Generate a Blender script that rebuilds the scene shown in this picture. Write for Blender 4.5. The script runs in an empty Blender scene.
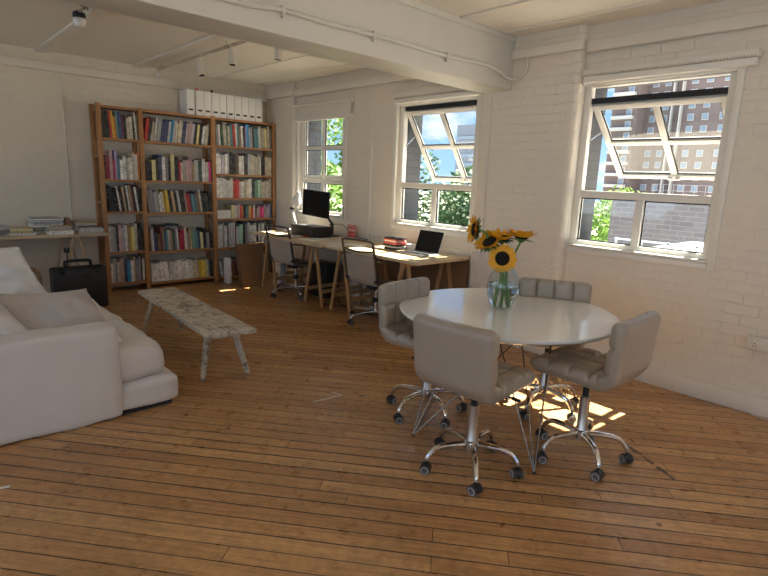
import bpy, bmesh, math, random
from mathutils import Vector, Matrix, noise
random.seed(7)
SC = bpy.context.scene
COL = SC.collection
PI = math.pi
V = Vector

# ------------------------------------------------------------------ materials
def new_mat(name):
    m = bpy.data.materials.new(name); m.use_nodes = True
    nt = m.node_tree
    for n in list(nt.nodes): nt.nodes.remove(n)
    out = nt.nodes.new('ShaderNodeOutputMaterial')
    b = nt.nodes.new('ShaderNodeBsdfPrincipled')
    nt.links.new(b.outputs[0], out.inputs[0])
    return m, nt, b, out

def N(nt, typ, **kw):
    n = nt.nodes.new(typ)
    for k, v in kw.items(): setattr(n, k, v)
    return n

def math_node(nt, op, a, b=None, c=None):
    n = nt.nodes.new('ShaderNodeMath'); n.operation = op
    for i, s in enumerate((a, b, c)):
        if s is None: continue
        if isinstance(s, (int, float)): n.inputs[i].default_value = s
        else: nt.links.new(s, n.inputs[i])
    return n.outputs[0]

def mixc(nt, fac, a, b, mode='MIX'):
    n = nt.nodes.new('ShaderNodeMix'); n.data_type = 'RGBA'; n.blend_type = mode
    for sock, s in ((n.inputs[0], fac), (n.inputs[6], a), (n.inputs[7], b)):
        if isinstance(s, (int, float)): sock.default_value = s
        elif isinstance(s, tuple): sock.default_value = (*s[:3], 1)
        else: nt.links.new(s, sock)
    return n.outputs[2]

def ramp(nt, fac, stops):
    n = nt.nodes.new('ShaderNodeValToRGB')
    el = n.color_ramp.elements
    while len(el) < len(stops): el.new(0.5)
    for e, (p, c) in zip(el, stops):
        e.position = p; e.color = (*c, 1) if isinstance(c, tuple) else (c, c, c, 1)
    nt.links.new(fac, n.inputs[0]); return n.outputs[0]

def noise_tex(nt, vec, scale, detail=4, rough=.55, dim='3D'):
    n = nt.nodes.new('ShaderNodeTexNoise'); n.noise_dimensions = dim
    n.inputs['Scale'].default_value = scale; n.inputs['Detail'].default_value = detail
    n.inputs['Roughness'].default_value = rough
    if vec is not None: nt.links.new(vec, n.inputs['Vector'])
    return n.outputs['Fac']

def coords(nt, kind='Object', scale=(1, 1, 1), rot=(0, 0, 0)):
    t = nt.nodes.new('ShaderNodeTexCoord')
    m = nt.nodes.new('ShaderNodeMapping')
    m.inputs['Scale'].default_value = scale; m.inputs['Rotation'].default_value = rot
    nt.links.new(t.outputs[kind], m.inputs['Vector'])
    return m.outputs[0]

def bump(nt, b, height, strength=.3, dist=.01):
    n = nt.nodes.new('ShaderNodeBump')
    n.inputs['Strength'].default_value = strength; n.inputs['Distance'].default_value = dist
    nt.links.new(height, n.inputs['Height']); nt.links.new(n.outputs[0], b.inputs['Normal'])

def mat(name, col, rough=.5, metal=0, nscale=30, namt=.12, bstr=0, bdist=.002, spec=None, stretch=(1, 1, 1), coat=0):
    m, nt, b, _ = new_mat(name)
    v = coords(nt, 'Object', stretch)
    f = noise_tex(nt, v, nscale)
    lo = tuple(c * (1 - namt) for c in col); hi = tuple(min(1, c * (1 + namt)) for c in col)
    nt.links.new(mixc(nt, f, lo, hi), b.inputs['Base Color'])
    b.inputs['Roughness'].default_value = rough; b.inputs['Metallic'].default_value = metal
    if spec is not None: b.inputs['Specular IOR Level'].default_value = spec
    if coat: b.inputs['Coat Weight'].default_value = coat
    if bstr: bump(nt, b, f, bstr, bdist)
    return m

def mat_brick_paint(name, col, axes):
    """painted brickwork: soft relief of courses under many coats of paint"""
    m, nt, b, _ = new_mat(name)
    t = nt.nodes.new('ShaderNodeTexCoord')
    sep = nt.nodes.new('ShaderNodeSeparateXYZ'); nt.links.new(t.outputs['Object'], sep.inputs[0])
    com = nt.nodes.new('ShaderNodeCombineXYZ')
    nt.links.new(sep.outputs[axes], com.inputs[0]); nt.links.new(sep.outputs['Z'], com.inputs[1])
    n1 = nt.nodes.new('ShaderNodeTexNoise'); n1.inputs['Scale'].default_value = 9; n1.inputs['Detail'].default_value = 3
    nt.links.new(com.outputs[0], n1.inputs['Vector'])
    off = nt.nodes.new('ShaderNodeVectorMath'); off.operation = 'SCALE'; off.inputs['Scale'].default_value = .03
    nt.links.new(n1.outputs['Color'], off.inputs[0])
    add = nt.nodes.new('ShaderNodeVectorMath'); add.operation = 'ADD'
    nt.links.new(com.outputs[0], add.inputs[0]); nt.links.new(off.outputs[0], add.inputs[1])
    br = nt.nodes.new('ShaderNodeTexBrick')
    br.inputs['Scale'].default_value = 1; br.inputs['Brick Width'].default_value = .226
    br.inputs['Row Height'].default_value = .077; br.inputs['Mortar Size'].default_value = .006
    br.inputs['Mortar Smooth'].default_value = .9
    nt.links.new(add.outputs[0], br.inputs['Vector'])
    n2 = noise_tex(nt, com.outputs[0], 14, 5, .6)
    n3 = noise_tex(nt, com.outputs[0], 60, 3, .6)
    n4 = noise_tex(nt, com.outputs[0], 2.2, 2, .5)
    fade = ramp(nt, n4, [(.3, .25), (.62, 1.0)])
    h = math_node(nt, 'MULTIPLY', math_node(nt, 'SUBTRACT', 1.0, br.outputs['Fac']), fade)
    h = math_node(nt, 'ADD', math_node(nt, 'MULTIPLY', h, .42), math_node(nt, 'MULTIPLY', n2, 1.15))
    h = math_node(nt, 'ADD', h, math_node(nt, 'MULTIPLY', n3, .22))
    bump(nt, b, h, .8, .009)
    c = mixc(nt, n2, tuple(x * .93 for x in col), tuple(min(1, x * 1.05) for x in col))
    nt.links.new(c, b.inputs['Base Color']); b.inputs['Roughness'].default_value = .55
    return m

def mat_brick(name, c1, c2, mort, scale=1, axes='Y'):
    m, nt, b, _ = new_mat(name)
    t = nt.nodes.new('ShaderNodeTexCoord')
    sep = nt.nodes.new('ShaderNodeSeparateXYZ'); nt.links.new(t.outputs['Object'], sep.inputs[0])
    com = nt.nodes.new('ShaderNodeCombineXYZ')
    nt.links.new(math_node(nt, 'ADD', sep.outputs['X'], sep.outputs['Y']), com.inputs[0]); nt.links.new(sep.outputs['Z'], com.inputs[1])
    br = nt.nodes.new('ShaderNodeTexBrick')
    br.inputs['Scale'].default_value = scale; br.inputs['Brick Width'].default_value = .24
    br.inputs['Row Height'].default_value = .08; br.inputs['Mortar Size'].default_value = .008
    br.inputs['Color1'].default_value = (*c1, 1); br.inputs['Color2'].default_value = (*c2, 1); br.inputs['Mortar'].default_value = (*mort, 1)
    nt.links.new(com.outputs[0], br.inputs['Vector'])
    f = noise_tex(nt, com.outputs[0], 3 * scale, 5)
    nt.links.new(mixc(nt, math_node(nt, 'MULTIPLY', f, .5), br.outputs['Color'], tuple(x * .6 for x in c1)), b.inputs['Base Color'])
    b.inputs['Roughness'].default_value = .9
    return m

def mat_floor():
    m, nt, b, _ = new_mat('worn_floor_boards')
    v = coords(nt, 'Object', rot=(0, 0, math.radians(50.3)))
    sep = nt.nodes.new('ShaderNodeSeparateXYZ'); nt.links.new(v, sep.inputs[0])
    u, w = sep.outputs['X'], sep.outputs['Y']
    W = .094; L = 2.6
    wr = math_node(nt, 'DIVIDE', w, W)
    row = math_node(nt, 'FLOOR', wr); fw = math_node(nt, 'FRACT', wr)
    wn = nt.nodes.new('ShaderNodeTexWhiteNoise'); wn.noise_dimensions = '1D'; nt.links.new(row, wn.inputs['W'])
    ur = math_node(nt, 'DIVIDE', math_node(nt, 'ADD', u, math_node(nt, 'MULTIPLY', wn.outputs['Value'], 7.3)), L)
    col = math_node(nt, 'FLOOR', ur); fu = math_node(nt, 'FRACT', ur)
    idc = nt.nodes.new('ShaderNodeCombineXYZ'); nt.links.new(row, idc.inputs[0]); nt.links.new(col, idc.inputs[1])
    wn2 = nt.nodes.new('ShaderNodeTexWhiteNoise'); wn2.noise_dimensions = '2D'; nt.links.new(idc.outputs[0], wn2.inputs['Vector'])
    wn3 = nt.nodes.new('ShaderNodeTexWhiteNoise'); wn3.noise_dimensions = '1D'; nt.links.new(math_node(nt, 'ADD', row, 31.7), wn3.inputs['W'])
    # long grain
    gs = nt.nodes.new('ShaderNodeCombineXYZ')
    nt.links.new(math_node(nt, 'MULTIPLY', u, 2.2), gs.inputs[0]); nt.links.new(math_node(nt, 'MULTIPLY', w, 46), gs.inputs[1])
    nt.links.new(math_node(nt, 'MULTIPLY', wn2.outputs['Value'], 40), gs.inputs[2])
    grain = noise_tex(nt, gs.outputs[0], 1.3, 6, .62)
    blotch = noise_tex(nt, v, 1.4, 4, .6)
    fine = noise_tex(nt, v, 22, 5, .65)
    base = ramp(nt, wn2.outputs['Value'], [(0, (.44, .225, .09)), (.3, (.53, .28, .115)), (.7, (.59, .325, .135)), (1, (.65, .37, .16))])
    c = mixc(nt, 1.0, base, ramp(nt, grain, [(.25, .62), (.55, 1.0), (.85, 1.18)]), 'MULTIPLY')
    c = mixc(nt, 1.0, c, ramp(nt, blotch, [(.25, .74), (.6, 1.06)]), 'MULTIPLY')
    c = mixc(nt, 1.0, c, ramp(nt, fine, [(.3, .78), (.65, 1.08)]), 'MULTIPLY')
    # gaps: width wanders along the board so that some gaps close up
    gv = nt.nodes.new('ShaderNodeCombineXYZ'); nt.links.new(math_node(nt, 'MULTIPLY', u, 1.7), gv.inputs[0]); nt.links.new(math_node(nt, 'MULTIPLY', row, 3.1), gv.inputs[1])
    gn = noise_tex(nt, gv.outputs[0], 1.5, 3)
    gw = math_node(nt, 'MULTIPLY', math_node(nt, 'ADD', gn, math_node(nt, 'MULTIPLY', wn3.outputs['Value'], .7)), .062)
    ew = math_node(nt, 'MINIMUM', fw, math_node(nt, 'SUBTRACT', 1.0, fw))
    eu = math_node(nt, 'MULTIPLY', math_node(nt, 'MINIMUM', fu, math_node(nt, 'SUBTRACT', 1.0, fu)), L / W)
    e1 = math_node(nt, 'DIVIDE', ew, gw); e2 = math_node(nt, 'DIVIDE', eu, .022)
    e = math_node(nt, 'MINIMUM', math_node(nt, 'MINIMUM', e1, e2), 1.0)
    gap = math_node(nt, 'POWER', e, 2.0)
    c = mixc(nt, math_node(nt, 'SUBTRACT', 1.0, gap), c, (.022, .011, .006))
    # knots and nail holes
    vo = nt.nodes.new('ShaderNodeTexVoronoi'); vo.inputs['Scale'].default_value = 2.6; nt.links.new(v, vo.inputs['Vector'])
    kn = ramp(nt, vo.outputs['Distance'], [(.0, 1.0), (.028, .9), (.05, 0.0)])
    c = mixc(nt, math_node(nt, 'MULTIPLY', kn, .8), c, (.035, .02, .012))
    nt.links.new(c, b.inputs['Base Color'])
    sc_v = coords(nt, 'Object', (1, 1, 1), (0, 0, 1.1))
    scr = noise_tex(nt, sc_v, 9, 8, .75)
    rough = ramp(nt, scr, [(.3, .20), (.7, .46)])
    nt.links.new(rough, b.inputs['Roughness'])
    b.inputs['Specular IOR Level'].default_value = .5
    h = math_node(nt, 'ADD', gap, math_node(nt, 'MULTIPLY', grain, .25))
    h = math_node(nt, 'ADD', h, math_node(nt, 'MULTIPLY', fine, .25))
    h = math_node(nt, 'ADD', h, math_node(nt, 'MULTIPLY', wn3.outputs['Value'], .3))
    bump(nt, b, h, .45, .004)
    return m

def mat_wood(name, c1, c2, rough=.5, axis='X', scale=1.0, bs=.15):
    m, nt, b, _ = new_mat(name)
    s = {'X': (3, 40, 40), 'Y': (40, 3, 40), 'Z': (40, 40, 3)}[axis]
    v = coords(nt, 'Object', tuple(x * scale for x in s))
    f = noise_tex(nt, v, 1.0, 5, .6)
    v2 = coords(nt, 'Object'); f2 = noise_tex(nt, v2, 3, 3)
    c = mixc(nt, ramp(nt, f, [(.3, 0.0), (.7, 1.0)]), c1, c2)
    c = mixc(nt, 1.0, c, ramp(nt, f2, [(.3, .85), (.7, 1.08)]), 'MULTIPLY')
    nt.links.new(c, b.inputs['Base Color']); b.inputs['Roughness'].default_value = rough
    bump(nt, b, f, bs, .002)
    return m

def mat_fabric(name, col, amt=.05, rough=.95, weave=380, bs=.25, wr=.3):
    m, nt, b, _ = new_mat(name)
    v = coords(nt, 'Object')
    f = noise_tex(nt, v, weave, 2, .5); g = noise_tex(nt, v, 7, 4, .6)
    c = mixc(nt, g, tuple(x * (1 - amt) for x in col), tuple(min(1, x * (1 + amt)) for x in col))
    nt.links.new(c, b.inputs['Base Color']); b.inputs['Roughness'].default_value = rough
    b.inputs['Specular IOR Level'].default_value = .2
    b.inputs['Sheen Weight'].default_value = .15
    h = math_node(nt, 'ADD', math_node(nt, 'MULTIPLY', f, .12), math_node(nt, 'MULTIPLY', g, wr))
    bump(nt, b, h, bs, .012)
    return m

def mat_book(name, col, mark, density=.55):
    """cloth or paper cover with bands and lettering-like marks down the spine"""
    m, nt, b, _ = new_mat(name)
    oi = nt.nodes.new('ShaderNodeObjectInfo')
    t = nt.nodes.new('ShaderNodeTexCoord')
    sep = nt.nodes.new('ShaderNodeSeparateXYZ'); nt.links.new(t.outputs['Object'], sep.inputs[0])
    com = nt.nodes.new('ShaderNodeCombineXYZ')
    nt.links.new(math_node(nt, 'MULTIPLY', sep.outputs['X'], 90), com.inputs[0])
    nt.links.new(math_node(nt, 'ADD', math_node(nt, 'MULTIPLY', sep.outputs['Z'], 75), math_node(nt, 'MULTIPLY', oi.outputs['Random'], 90)), com.inputs[1])
    nt.links.new(math_node(nt, 'MULTIPLY', oi.outputs['Random'], 57), com.inputs[2])
    f = noise_tex(nt, com.outputs[0], 1.0, 2, .6)
    k = ramp(nt, f, [(density, 0.0), (density + .04, 1.0)])
    com2 = nt.nodes.new('ShaderNodeCombineXYZ')
    nt.links.new(math_node(nt, 'ADD', math_node(nt, 'MULTIPLY', sep.outputs['Z'], 11), math_node(nt, 'MULTIPLY', oi.outputs['Random'], 70)), com2.inputs[0])
    f2 = noise_tex(nt, com2.outputs[0], 1.0, 0, .5)
    band = ramp(nt, f2, [(.44, 0.0), (.46, 1.0)])
    k = math_node(nt, 'MULTIPLY', math_node(nt, 'MULTIPLY', k, band), .5)
    hsv = nt.nodes.new('ShaderNodeHueSaturation'); hsv.inputs['Color'].default_value = (*col, 1)
    nt.links.new(math_node(nt, 'ADD', math_node(nt, 'MULTIPLY', oi.outputs['Random'], .45), .8), hsv.inputs['Value'])
    nt.links.new(mixc(nt, k, hsv.outputs[0], mark), b.inputs['Base Color'])
    b.inputs['Roughness'].default_value = .45
    return m

def mat_glass_pane():
    m, nt, b, out = new_mat('window_glass')
    nt.nodes.remove(b)
    tr = nt.nodes.new('ShaderNodeBsdfTransparent'); tr.inputs[0].default_value = (.93, .96, .97, 1)
    gl = nt.nodes.new('ShaderNodeBsdfGlossy'); gl.inputs['Roughness'].default_value = .02
    lw = nt.nodes.new('ShaderNodeLayerWeight'); lw.inputs[0].default_value = .5
    fr = math_node(nt, 'ADD', math_node(nt, 'MULTIPLY', math_node(nt, 'POWER', lw.outputs['Facing'], 5.0), .9), .03)
    mx = nt.nodes.new('ShaderNodeMixShader')
    nt.links.new(fr, mx.inputs[0]); nt.links.new(tr.outputs[0], mx.inputs[1]); nt.links.new(gl.outputs[0], mx.inputs[2])
    nt.links.new(mx.outputs[0], out.inputs[0])
    return m

def mat_clear(name, col, ior, rough=0.0):
    m, nt, b, out = new_mat(name)
    b.inputs['Base Color'].default_value = (*col, 1); b.inputs['Roughness'].default_value = rough
    b.inputs['Transmission Weight'].default_value = 1; b.inputs['IOR'].default_value = ior
    return m

def mat_leaf(name, c1, c2):
    m, nt, b, out = new_mat(name)
    v = coords(nt, 'Object'); f = noise_tex(nt, v, 1.7, 3)
    c = mixc(nt, ramp(nt, f, [(.3, 0.0), (.7, 1.0)]), c1, c2)
    nt.links.new(c, b.inputs['Base Color']); b.inputs['Roughness'].default_value = .6
    tl = nt.nodes.new('ShaderNodeBsdfTranslucent'); nt.links.new(c, tl.inputs[0])
    mx = nt.nodes.new('ShaderNodeMixShader'); mx.inputs[0].default_value = .45
    nt.links.new(b.outputs[0], mx.inputs[1]); nt.links.new(tl.outputs[0], mx.inputs[2]); nt.links.new(mx.outputs[0], out.inputs[0])
    return m

M = {}
PAINT = (.76, .695, .605)
M['wall_y'] = mat_brick_paint('painted_brick_window_wall', PAINT, 'Y')
M['wall_x'] = mat_brick_paint('painted_brick_back_wall', (.76, .695, .585), 'X')
M['paint'] = mat('cream_paint', (.76, .71, .64), .45, nscale=8, namt=.05, bstr=.25, bdist=.006)
M['beam'] = mat('grey_paint', (.66, .65, .61), .42, nscale=6, namt=.05, bstr=.2, bdist=.006)
M['ceiling'] = mat('ceiling_paint', (.84, .80, .73), .6, nscale=4, namt=.04, bstr=.2, bdist=.005)
M['frame'] = mat('white_window_paint', (.80, .77, .71), .35, nscale=12, namt=.03)
M['seal'] = mat('black_rubber_seal', (.012, .012, .014), .6)
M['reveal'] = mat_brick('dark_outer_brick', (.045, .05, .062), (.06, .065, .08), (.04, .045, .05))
M['floor'] = mat_floor()
M['glass'] = mat_glass_pane()
M['pine'] = mat_wood('orange_pine', (.36, .165, .06), (.50, .25, .10), .5, 'Z')
M['pine_x'] = mat_wood('orange_pine_shelf', (.36, .165, .06), (.50, .25, .10), .5, 'X')
M['ply'] = mat_wood('pale_plywood', (.66, .50, .30), (.76, .60, .39), .4, 'Y')
M['ply_x'] = mat_wood('pale_plywood_left', (.55, .42, .27), (.66, .52, .34), .5, 'X')
M['trestle'] = mat_wood('trestle_pine', (.42, .24, .10), (.56, .33, .15), .55, 'Z')
M['trestle_pale'] = mat_wood('trestle_pale_wood', (.52, .38, .24), (.62, .47, .31), .55, 'Z')
M['card'] = mat('brown_cardboard', (.22, .12, .055), .8, nscale=5, namt=.15)
M['linen'] = mat_fabric('white_linen_slipcover', (.72, .69, .66), bs=.45, wr=.6)
M['linen_b'] = mat_fabric('bright_white_cotton', (.88, .87, .85), bs=.35)
M['linen_g'] = mat_fabric('greige_linen', (.56, .51, .46), bs=.35)
M['leather'] = mat('taupe_leather', (.37, .32, .26), .34, nscale=90, namt=.06, bstr=.12, bdist=.001, coat=.15)
M['chrome'] = mat('chrome', (.72, .70, .67), .12, 1, nscale=20, namt=.04)
M['steel'] = mat('brushed_column_steel', (.50, .46, .41), .28, 1, nscale=20, namt=.04)
M['alu'] = mat('polished_aluminium', (.62, .60, .57), .22, 1, nscale=20, namt=.04)
M['wire'] = mat('dark_steel_wire', (.20, .175, .15), .25, 1)
M['black'] = mat('black_plastic', (.015, .015, .016), .4)
M['blackm'] = mat('matt_black', (.02, .02, .021), .7)
M['tyre'] = mat('grey_caster_rubber', (.10, .10, .10), .6)
M['rim'] = mat('caster_rim', (.45, .45, .45), .4)
M['bronze'] = mat('dark_bronze_frame', (.16, .13, .11), .35, .8)
M['sling'] = mat_fabric('greige_sling_fabric', (.42, .36, .29), bs=.2)
M['white'] = mat('white_lacquer', (.86, .86, .84), .16, nscale=5, namt=.01, coat=.3)
M['whitem'] = mat('white_card', (.86, .85, .83), .6, nscale=30, namt=.02)
M['plastic_w'] = mat('cream_plastic', (.72, .69, .62), .4)
M['screen'] = mat('dark_screen', (.008, .008, .009), .38, spec=.25)
M['silver'] = mat('silver_aluminium_shell', (.72, .72, .73), .3, .8)
M['keys'] = mat('dark_keys', (.03, .03, .032), .5)
M['paper'] = mat('paper_stack', (.80, .79, .76), .7, nscale=60, namt=.08, stretch=(1, 1, 12))
M['pages'] = mat('page_edges', (.70, .66, .58), .8, nscale=100, namt=.1)
M['redpat'] = mat_book('red_patterned_card', (.62, .07, .06), (.85, .78, .70), .5)
M['petal'] = mat('yellow_petal', (.92, .41, .01), .55, nscale=50, namt=.2)
M['disc'] = mat('flower_disc', (.012, .007, .004), .95, nscale=300, namt=.5, bstr=.8, bdist=.003)
M['stem'] = mat('green_stem', (.16, .28, .07), .5, nscale=30, namt=.25)
M['sepal'] = mat('green_sepal', (.10, .20, .06), .6, nscale=30, namt=.25)
M['vglass'] = mat_glass_pane()
M['water'] = mat_clear('vase_water', (.90, .97, 1.0), 1.33)
M['cane'] = mat_wood('bent_cane', (.26, .15, .08), (.36, .22, .12), .4, 'X')
M['chalk'] = mat('old_tape_residue', (.75, .70, .62), .8)
M['stain'] = mat('dark_floor_stain', (.15, .10, .07), .6)
M['foliage'] = mat_leaf('lime_foliage', (.09, .20, .02), (.22, .36, .05))
M['foliage_d'] = mat_leaf('green_foliage', (.035, .085, .025), (.10, .18, .05))
M['bark'] = mat('bark', (.10, .08, .06), .9)
M['tower'] = mat_brick('tower_brick', (.10, .075, .075), (.13, .095, .09), (.13, .115, .11), 1)
M['lowbrick'] = mat_brick('pinkish_wall_brick', (.17, .145, .145), (.22, .19, .19), (.27, .25, .25), .35)
M['conc'] = mat('pale_concrete', (.30, .30, .30), .8)
M['winb'] = mat('tower_glazing', (.12, .16, .21), .3)
M['tower_grey'] = mat('grey_far_cladding', (.10, .12, .16), .8, nscale=3)
M['asphalt'] = mat('street_paving', (.64, .59, .50), .9, nscale=2)
M['carp'] = mat('white_car_paint', (.80, .82, .84), .25)

def mat_bench():
    m, nt, b, _ = new_mat('flaking_white_paint_on_wood')
    v = coords(nt, 'Object', (1, 1, 1)); vs = coords(nt, 'Object', (30, 3, 30))
    f = noise_tex(nt, v, 16, 7, .7); g = noise_tex(nt, vs, 1.4, 5, .6); k = noise_tex(nt, v, 4, 3)
    a = math_node(nt, 'ADD', math_node(nt, 'MULTIPLY', f, .55), math_node(nt, 'MULTIPLY', g, .28))
    a = math_node(nt, 'ADD', a, math_node(nt, 'MULTIPLY', k, .17))
    msk = ramp(nt, a, [(.40, 0.0), (.47, .6), (.55, 1.0)])
    c = mixc(nt, msk, ramp(nt, g, [(.3, (.12, .085, .06)), (.7, (.33, .25, .17))]), (.62, .56, .46))
    nt.links.new(c, b.inputs['Base Color']); b.inputs['Roughness'].default_value = .75
    bump(nt, b, msk, .5, .003)
    return m
M['bench'] = mat_bench()

BC = {'black': (.018, .018, .02), 'white': (.84, .82, .78), 'cream': (.66, .59, .46), 'grey': (.30, .30, .31), 'light grey': (.55, .55, .55),
      'red': (.55, .035, .03), 'crimson': (.42, .02, .07), 'maroon': (.17, .03, .035), 'orange': (.72, .26, .05), 'yellow': (.78, .55, .08),
      'pale yellow': (.74, .68, .33), 'tan': (.46, .33, .19), 'brown': (.20, .11, .06), 'navy': (.04, .06, .16), 'blue': (.02, .30, .58),
      'teal': (.10, .26, .30), 'green': (.16, .30, .20), 'dark green': (.03, .10, .07), 'mint': (.45, .68, .50), 'lavender': (.42, .38, .62),
      'lilac': (.58, .54, .60), 'pink': (.62, .42, .42), 'hot pink': (.80, .08, .30), 'silver': (.62, .62, .64)}
for k, c in BC.items():
    lum = sum(c) / 3
    mk = (.06, .05, .05) if lum > .3 else (.42, .39, .34)
    M['b_' + k] = mat_book('cover_' + k.replace(' ', '_'), c, mk, .5 if k in ('white', 'cream') else .56)

# ------------------------------------------------------------------ mesh builder
class MB:
    def __init__(s): s.v = []; s.f = []; s.m = []; s.sm = []
    def add(s, vs, fs, mi=0, smooth=False, mx=None):
        o = len(s.v)
        for p in vs:
            p = V(p)
            if mx is not None: p = mx @ p
            s.v.append(tuple(p))
        for f in fs:
            s.f.append(tuple(o + i for i in f)); s.m.append(mi); s.sm.append(smooth)
        return s
    def box(s, a, b, mi=0, mx=None):
        (x0, y0, z0), (x1, y1, z1) = a, b
        vs = [(x0, y0, z0), (x1, y0, z0), (x1, y1, z0), (x0, y1, z0), (x0, y0, z1), (x1, y0, z1), (x1, y1, z1), (x0, y1, z1)]
        return s.add(vs, [(0, 3, 2, 1), (4, 5, 6, 7), (0, 1, 5, 4), (1, 2, 6, 5), (2, 3, 7, 6), (3, 0, 4, 7)], mi, False, mx)
    def bar(s, p, q, w, h=None, mi=0, up=(0, 0, 1)):
        """rectangular bar from p to q"""
        h = h or w; p = V(p); q = V(q); d = (q - p).normalized(); u = V(up)
        if abs(d.dot(u)) > .99: u = V((1, 0, 0))
        a = d.cross(u).normalized() * w / 2; c = a.cross(d).normalized() * h / 2
        vs = [p - a - c, p + a - c, p + a + c, p - a + c, q - a - c, q + a - c, q + a + c, q - a + c]
        return s.add(vs, [(0, 3, 2, 1), (4, 5, 6, 7), (0, 1, 5, 4), (1, 2, 6, 5), (2, 3, 7, 6), (3, 0, 4, 7)], mi)
    def tube(s, pts, r, n=10, mi=0, cap=True, closed=False):
        pts = [V(p) for p in pts]; k = len(pts)
        rs = r if isinstance(r, (list, tuple)) else [r] * k
        t0 = (pts[1] - pts[0]).normalized()
        u = t0.orthogonal().normalized(); rings = []
        for i, p in enumerate(pts):
            if closed: t = (pts[(i + 1) % k] - pts[i - 1]).normalized()
            else: t = (pts[min(i + 1, k - 1)] - pts[max(i - 1, 0)]).normalized()
            u = (u - t * u.dot(t)).normalized(); w = t.cross(u)
            rings.append([p + (u * math.cos(2 * PI * j / n) + w * math.sin(2 * PI * j / n)) * rs[i] for j in range(n)])
        vs = [q for ring in rings for q in ring]; fs = []
        for i in range(k if closed else k - 1):
            a = i * n; b = ((i + 1) % k) * n
            for j in range(n): fs.append((a + j, a + (j + 1) % n, b + (j + 1) % n, b + j))
        if cap and not closed:
            fs.append(tuple(range(n - 1, -1, -1))); fs.append(tuple((k - 1) * n + j for j in range(n)))
        return s.add(vs, fs, mi, True)
    def lathe(s, prof, n=24, c=(0, 0, 0), mi=0, mx=None, cap=True):
        vs = [(c[0] + r * math.cos(2 * PI * j / n), c[1] + r * math.sin(2 * PI * j / n), c[2] + z) for r, z in prof for j in range(n)]
        fs = []
        for i in range(len(prof) - 1):
            for j in range(n): fs.append((i * n + j, i * n + (j + 1) % n, (i + 1) * n + (j + 1) % n, (i + 1) * n + j))
        if cap:
            fs.append(tuple(range(n - 1, -1, -1))); fs.append(tuple((len(prof) - 1) * n + j for j in range(n)))
        return s.add(vs, fs, mi, True, mx)
    def cyl(s, p, q, r, n=16, mi=0): return s.tube([p, q], r, n, mi)
    def prism(s, poly, z0, z1, mi=0, mx=None):
        n = len(poly)
        vs = [(x, y, z0) for x, y in poly] + [(x, y, z1) for x, y in poly]
        fs = [tuple(range(n - 1, -1, -1)), tuple(range(n, 2 * n))] + [(i, (i + 1) % n, n + (i + 1) % n, n + i) for i in range(n)]
        return s.add(vs, fs, mi, False, mx)
    def build(s, name, mats, parent=None, loc=None, bevel=0, seg=2, angle=35, base=None):
        me = bpy.data.meshes.new(name); vs = s.v
        if base is not None: vs = [tuple(V(p) - V(base)) for p in vs]; loc = base
        me.from_pydata(vs, [], s.f)
        for mm in (mats if isinstance(mats, (list, tuple)) else [mats]): me.materials.append(M[mm] if isinstance(mm, str) else mm)
        for p, mi, sm in zip(me.polygons, s.m, s.sm): p.material_index = mi; p.use_smooth = sm
        if bevel:
            bm = bmesh.new(); bm.from_mesh(me)
            eds = [e for e in bm.edges if len(e.link_faces) == 2 and e.calc_face_angle(0) > .6]
            bmesh.ops.bevel(bm, geom=eds, offset=bevel, segments=seg, profile=.5, affect='EDGES', clamp_overlap=True)
            for f in bm.faces: f.smooth = True
            bm.to_mesh(me); bm.free()
        me.update()
        if hasattr(me, 'set_sharp_from_angle'):
            try: me.set_sharp_from_angle(angle=math.radians(angle))
            except Exception: pass
        o = bpy.data.objects.new(name, me); COL.objects.link(o)
        if parent is not None: o.parent = parent
        if loc is not None: o.location = loc
        return o

def smooth_path(pts, per=6):
    """Catmull-Rom through points"""
    P = [V(p) for p in pts]; P = [P[0] * 2 - P[1]] + P + [P[-1] * 2 - P[-2]]; out = []
    for i in range(1, len(P) - 2):
        for k in range(per):
            t = k / per
            out.append(.5 * ((2 * P[i]) + (P[i + 1] - P[i - 1]) * t + (2 * P[i - 1] - 5 * P[i] + 4 * P[i + 1] - P[i + 2]) * t * t + (3 * P[i] - P[i - 1] - 3 * P[i + 1] + P[i + 2]) * t ** 3))
    out.append(P[-2]); return out

def tag(o, label=None, cat=None, group=None, kind=None):
    if label: o['label'] = label
    if cat: o['category'] = cat
    if group: o['group'] = group
    if kind: o['kind'] = kind
    return o

def thing(name, label, cat, loc=(0, 0, 0), rz=0, group=None):
    o = bpy.data.objects.new(name, None); COL.objects.link(o); o.location = loc; o.rotation_euler = (0, 0, rz)
    o.empty_display_size = .1
    return tag(o, label, cat, group)

def struct(o, label=None):
    o['kind'] = 'structure'
    if label: o['label'] = label
    return o

def dup(root, loc, rz, label, group=None):
    r = root.copy(); COL.objects.link(r); r.location = loc; r.rotation_euler = (0, 0, rz); r['label'] = label
    if group: r['group'] = group
    def rec(src, par):
        for ch in list(src.children):
            if ch.parent is not src: continue
            c = ch.copy(); COL.objects.link(c); c.parent = par
            if 'label' in ch.keys(): c['label'] = ch['label']
            rec(ch, c)
    rec(root, r)
    return r

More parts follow.
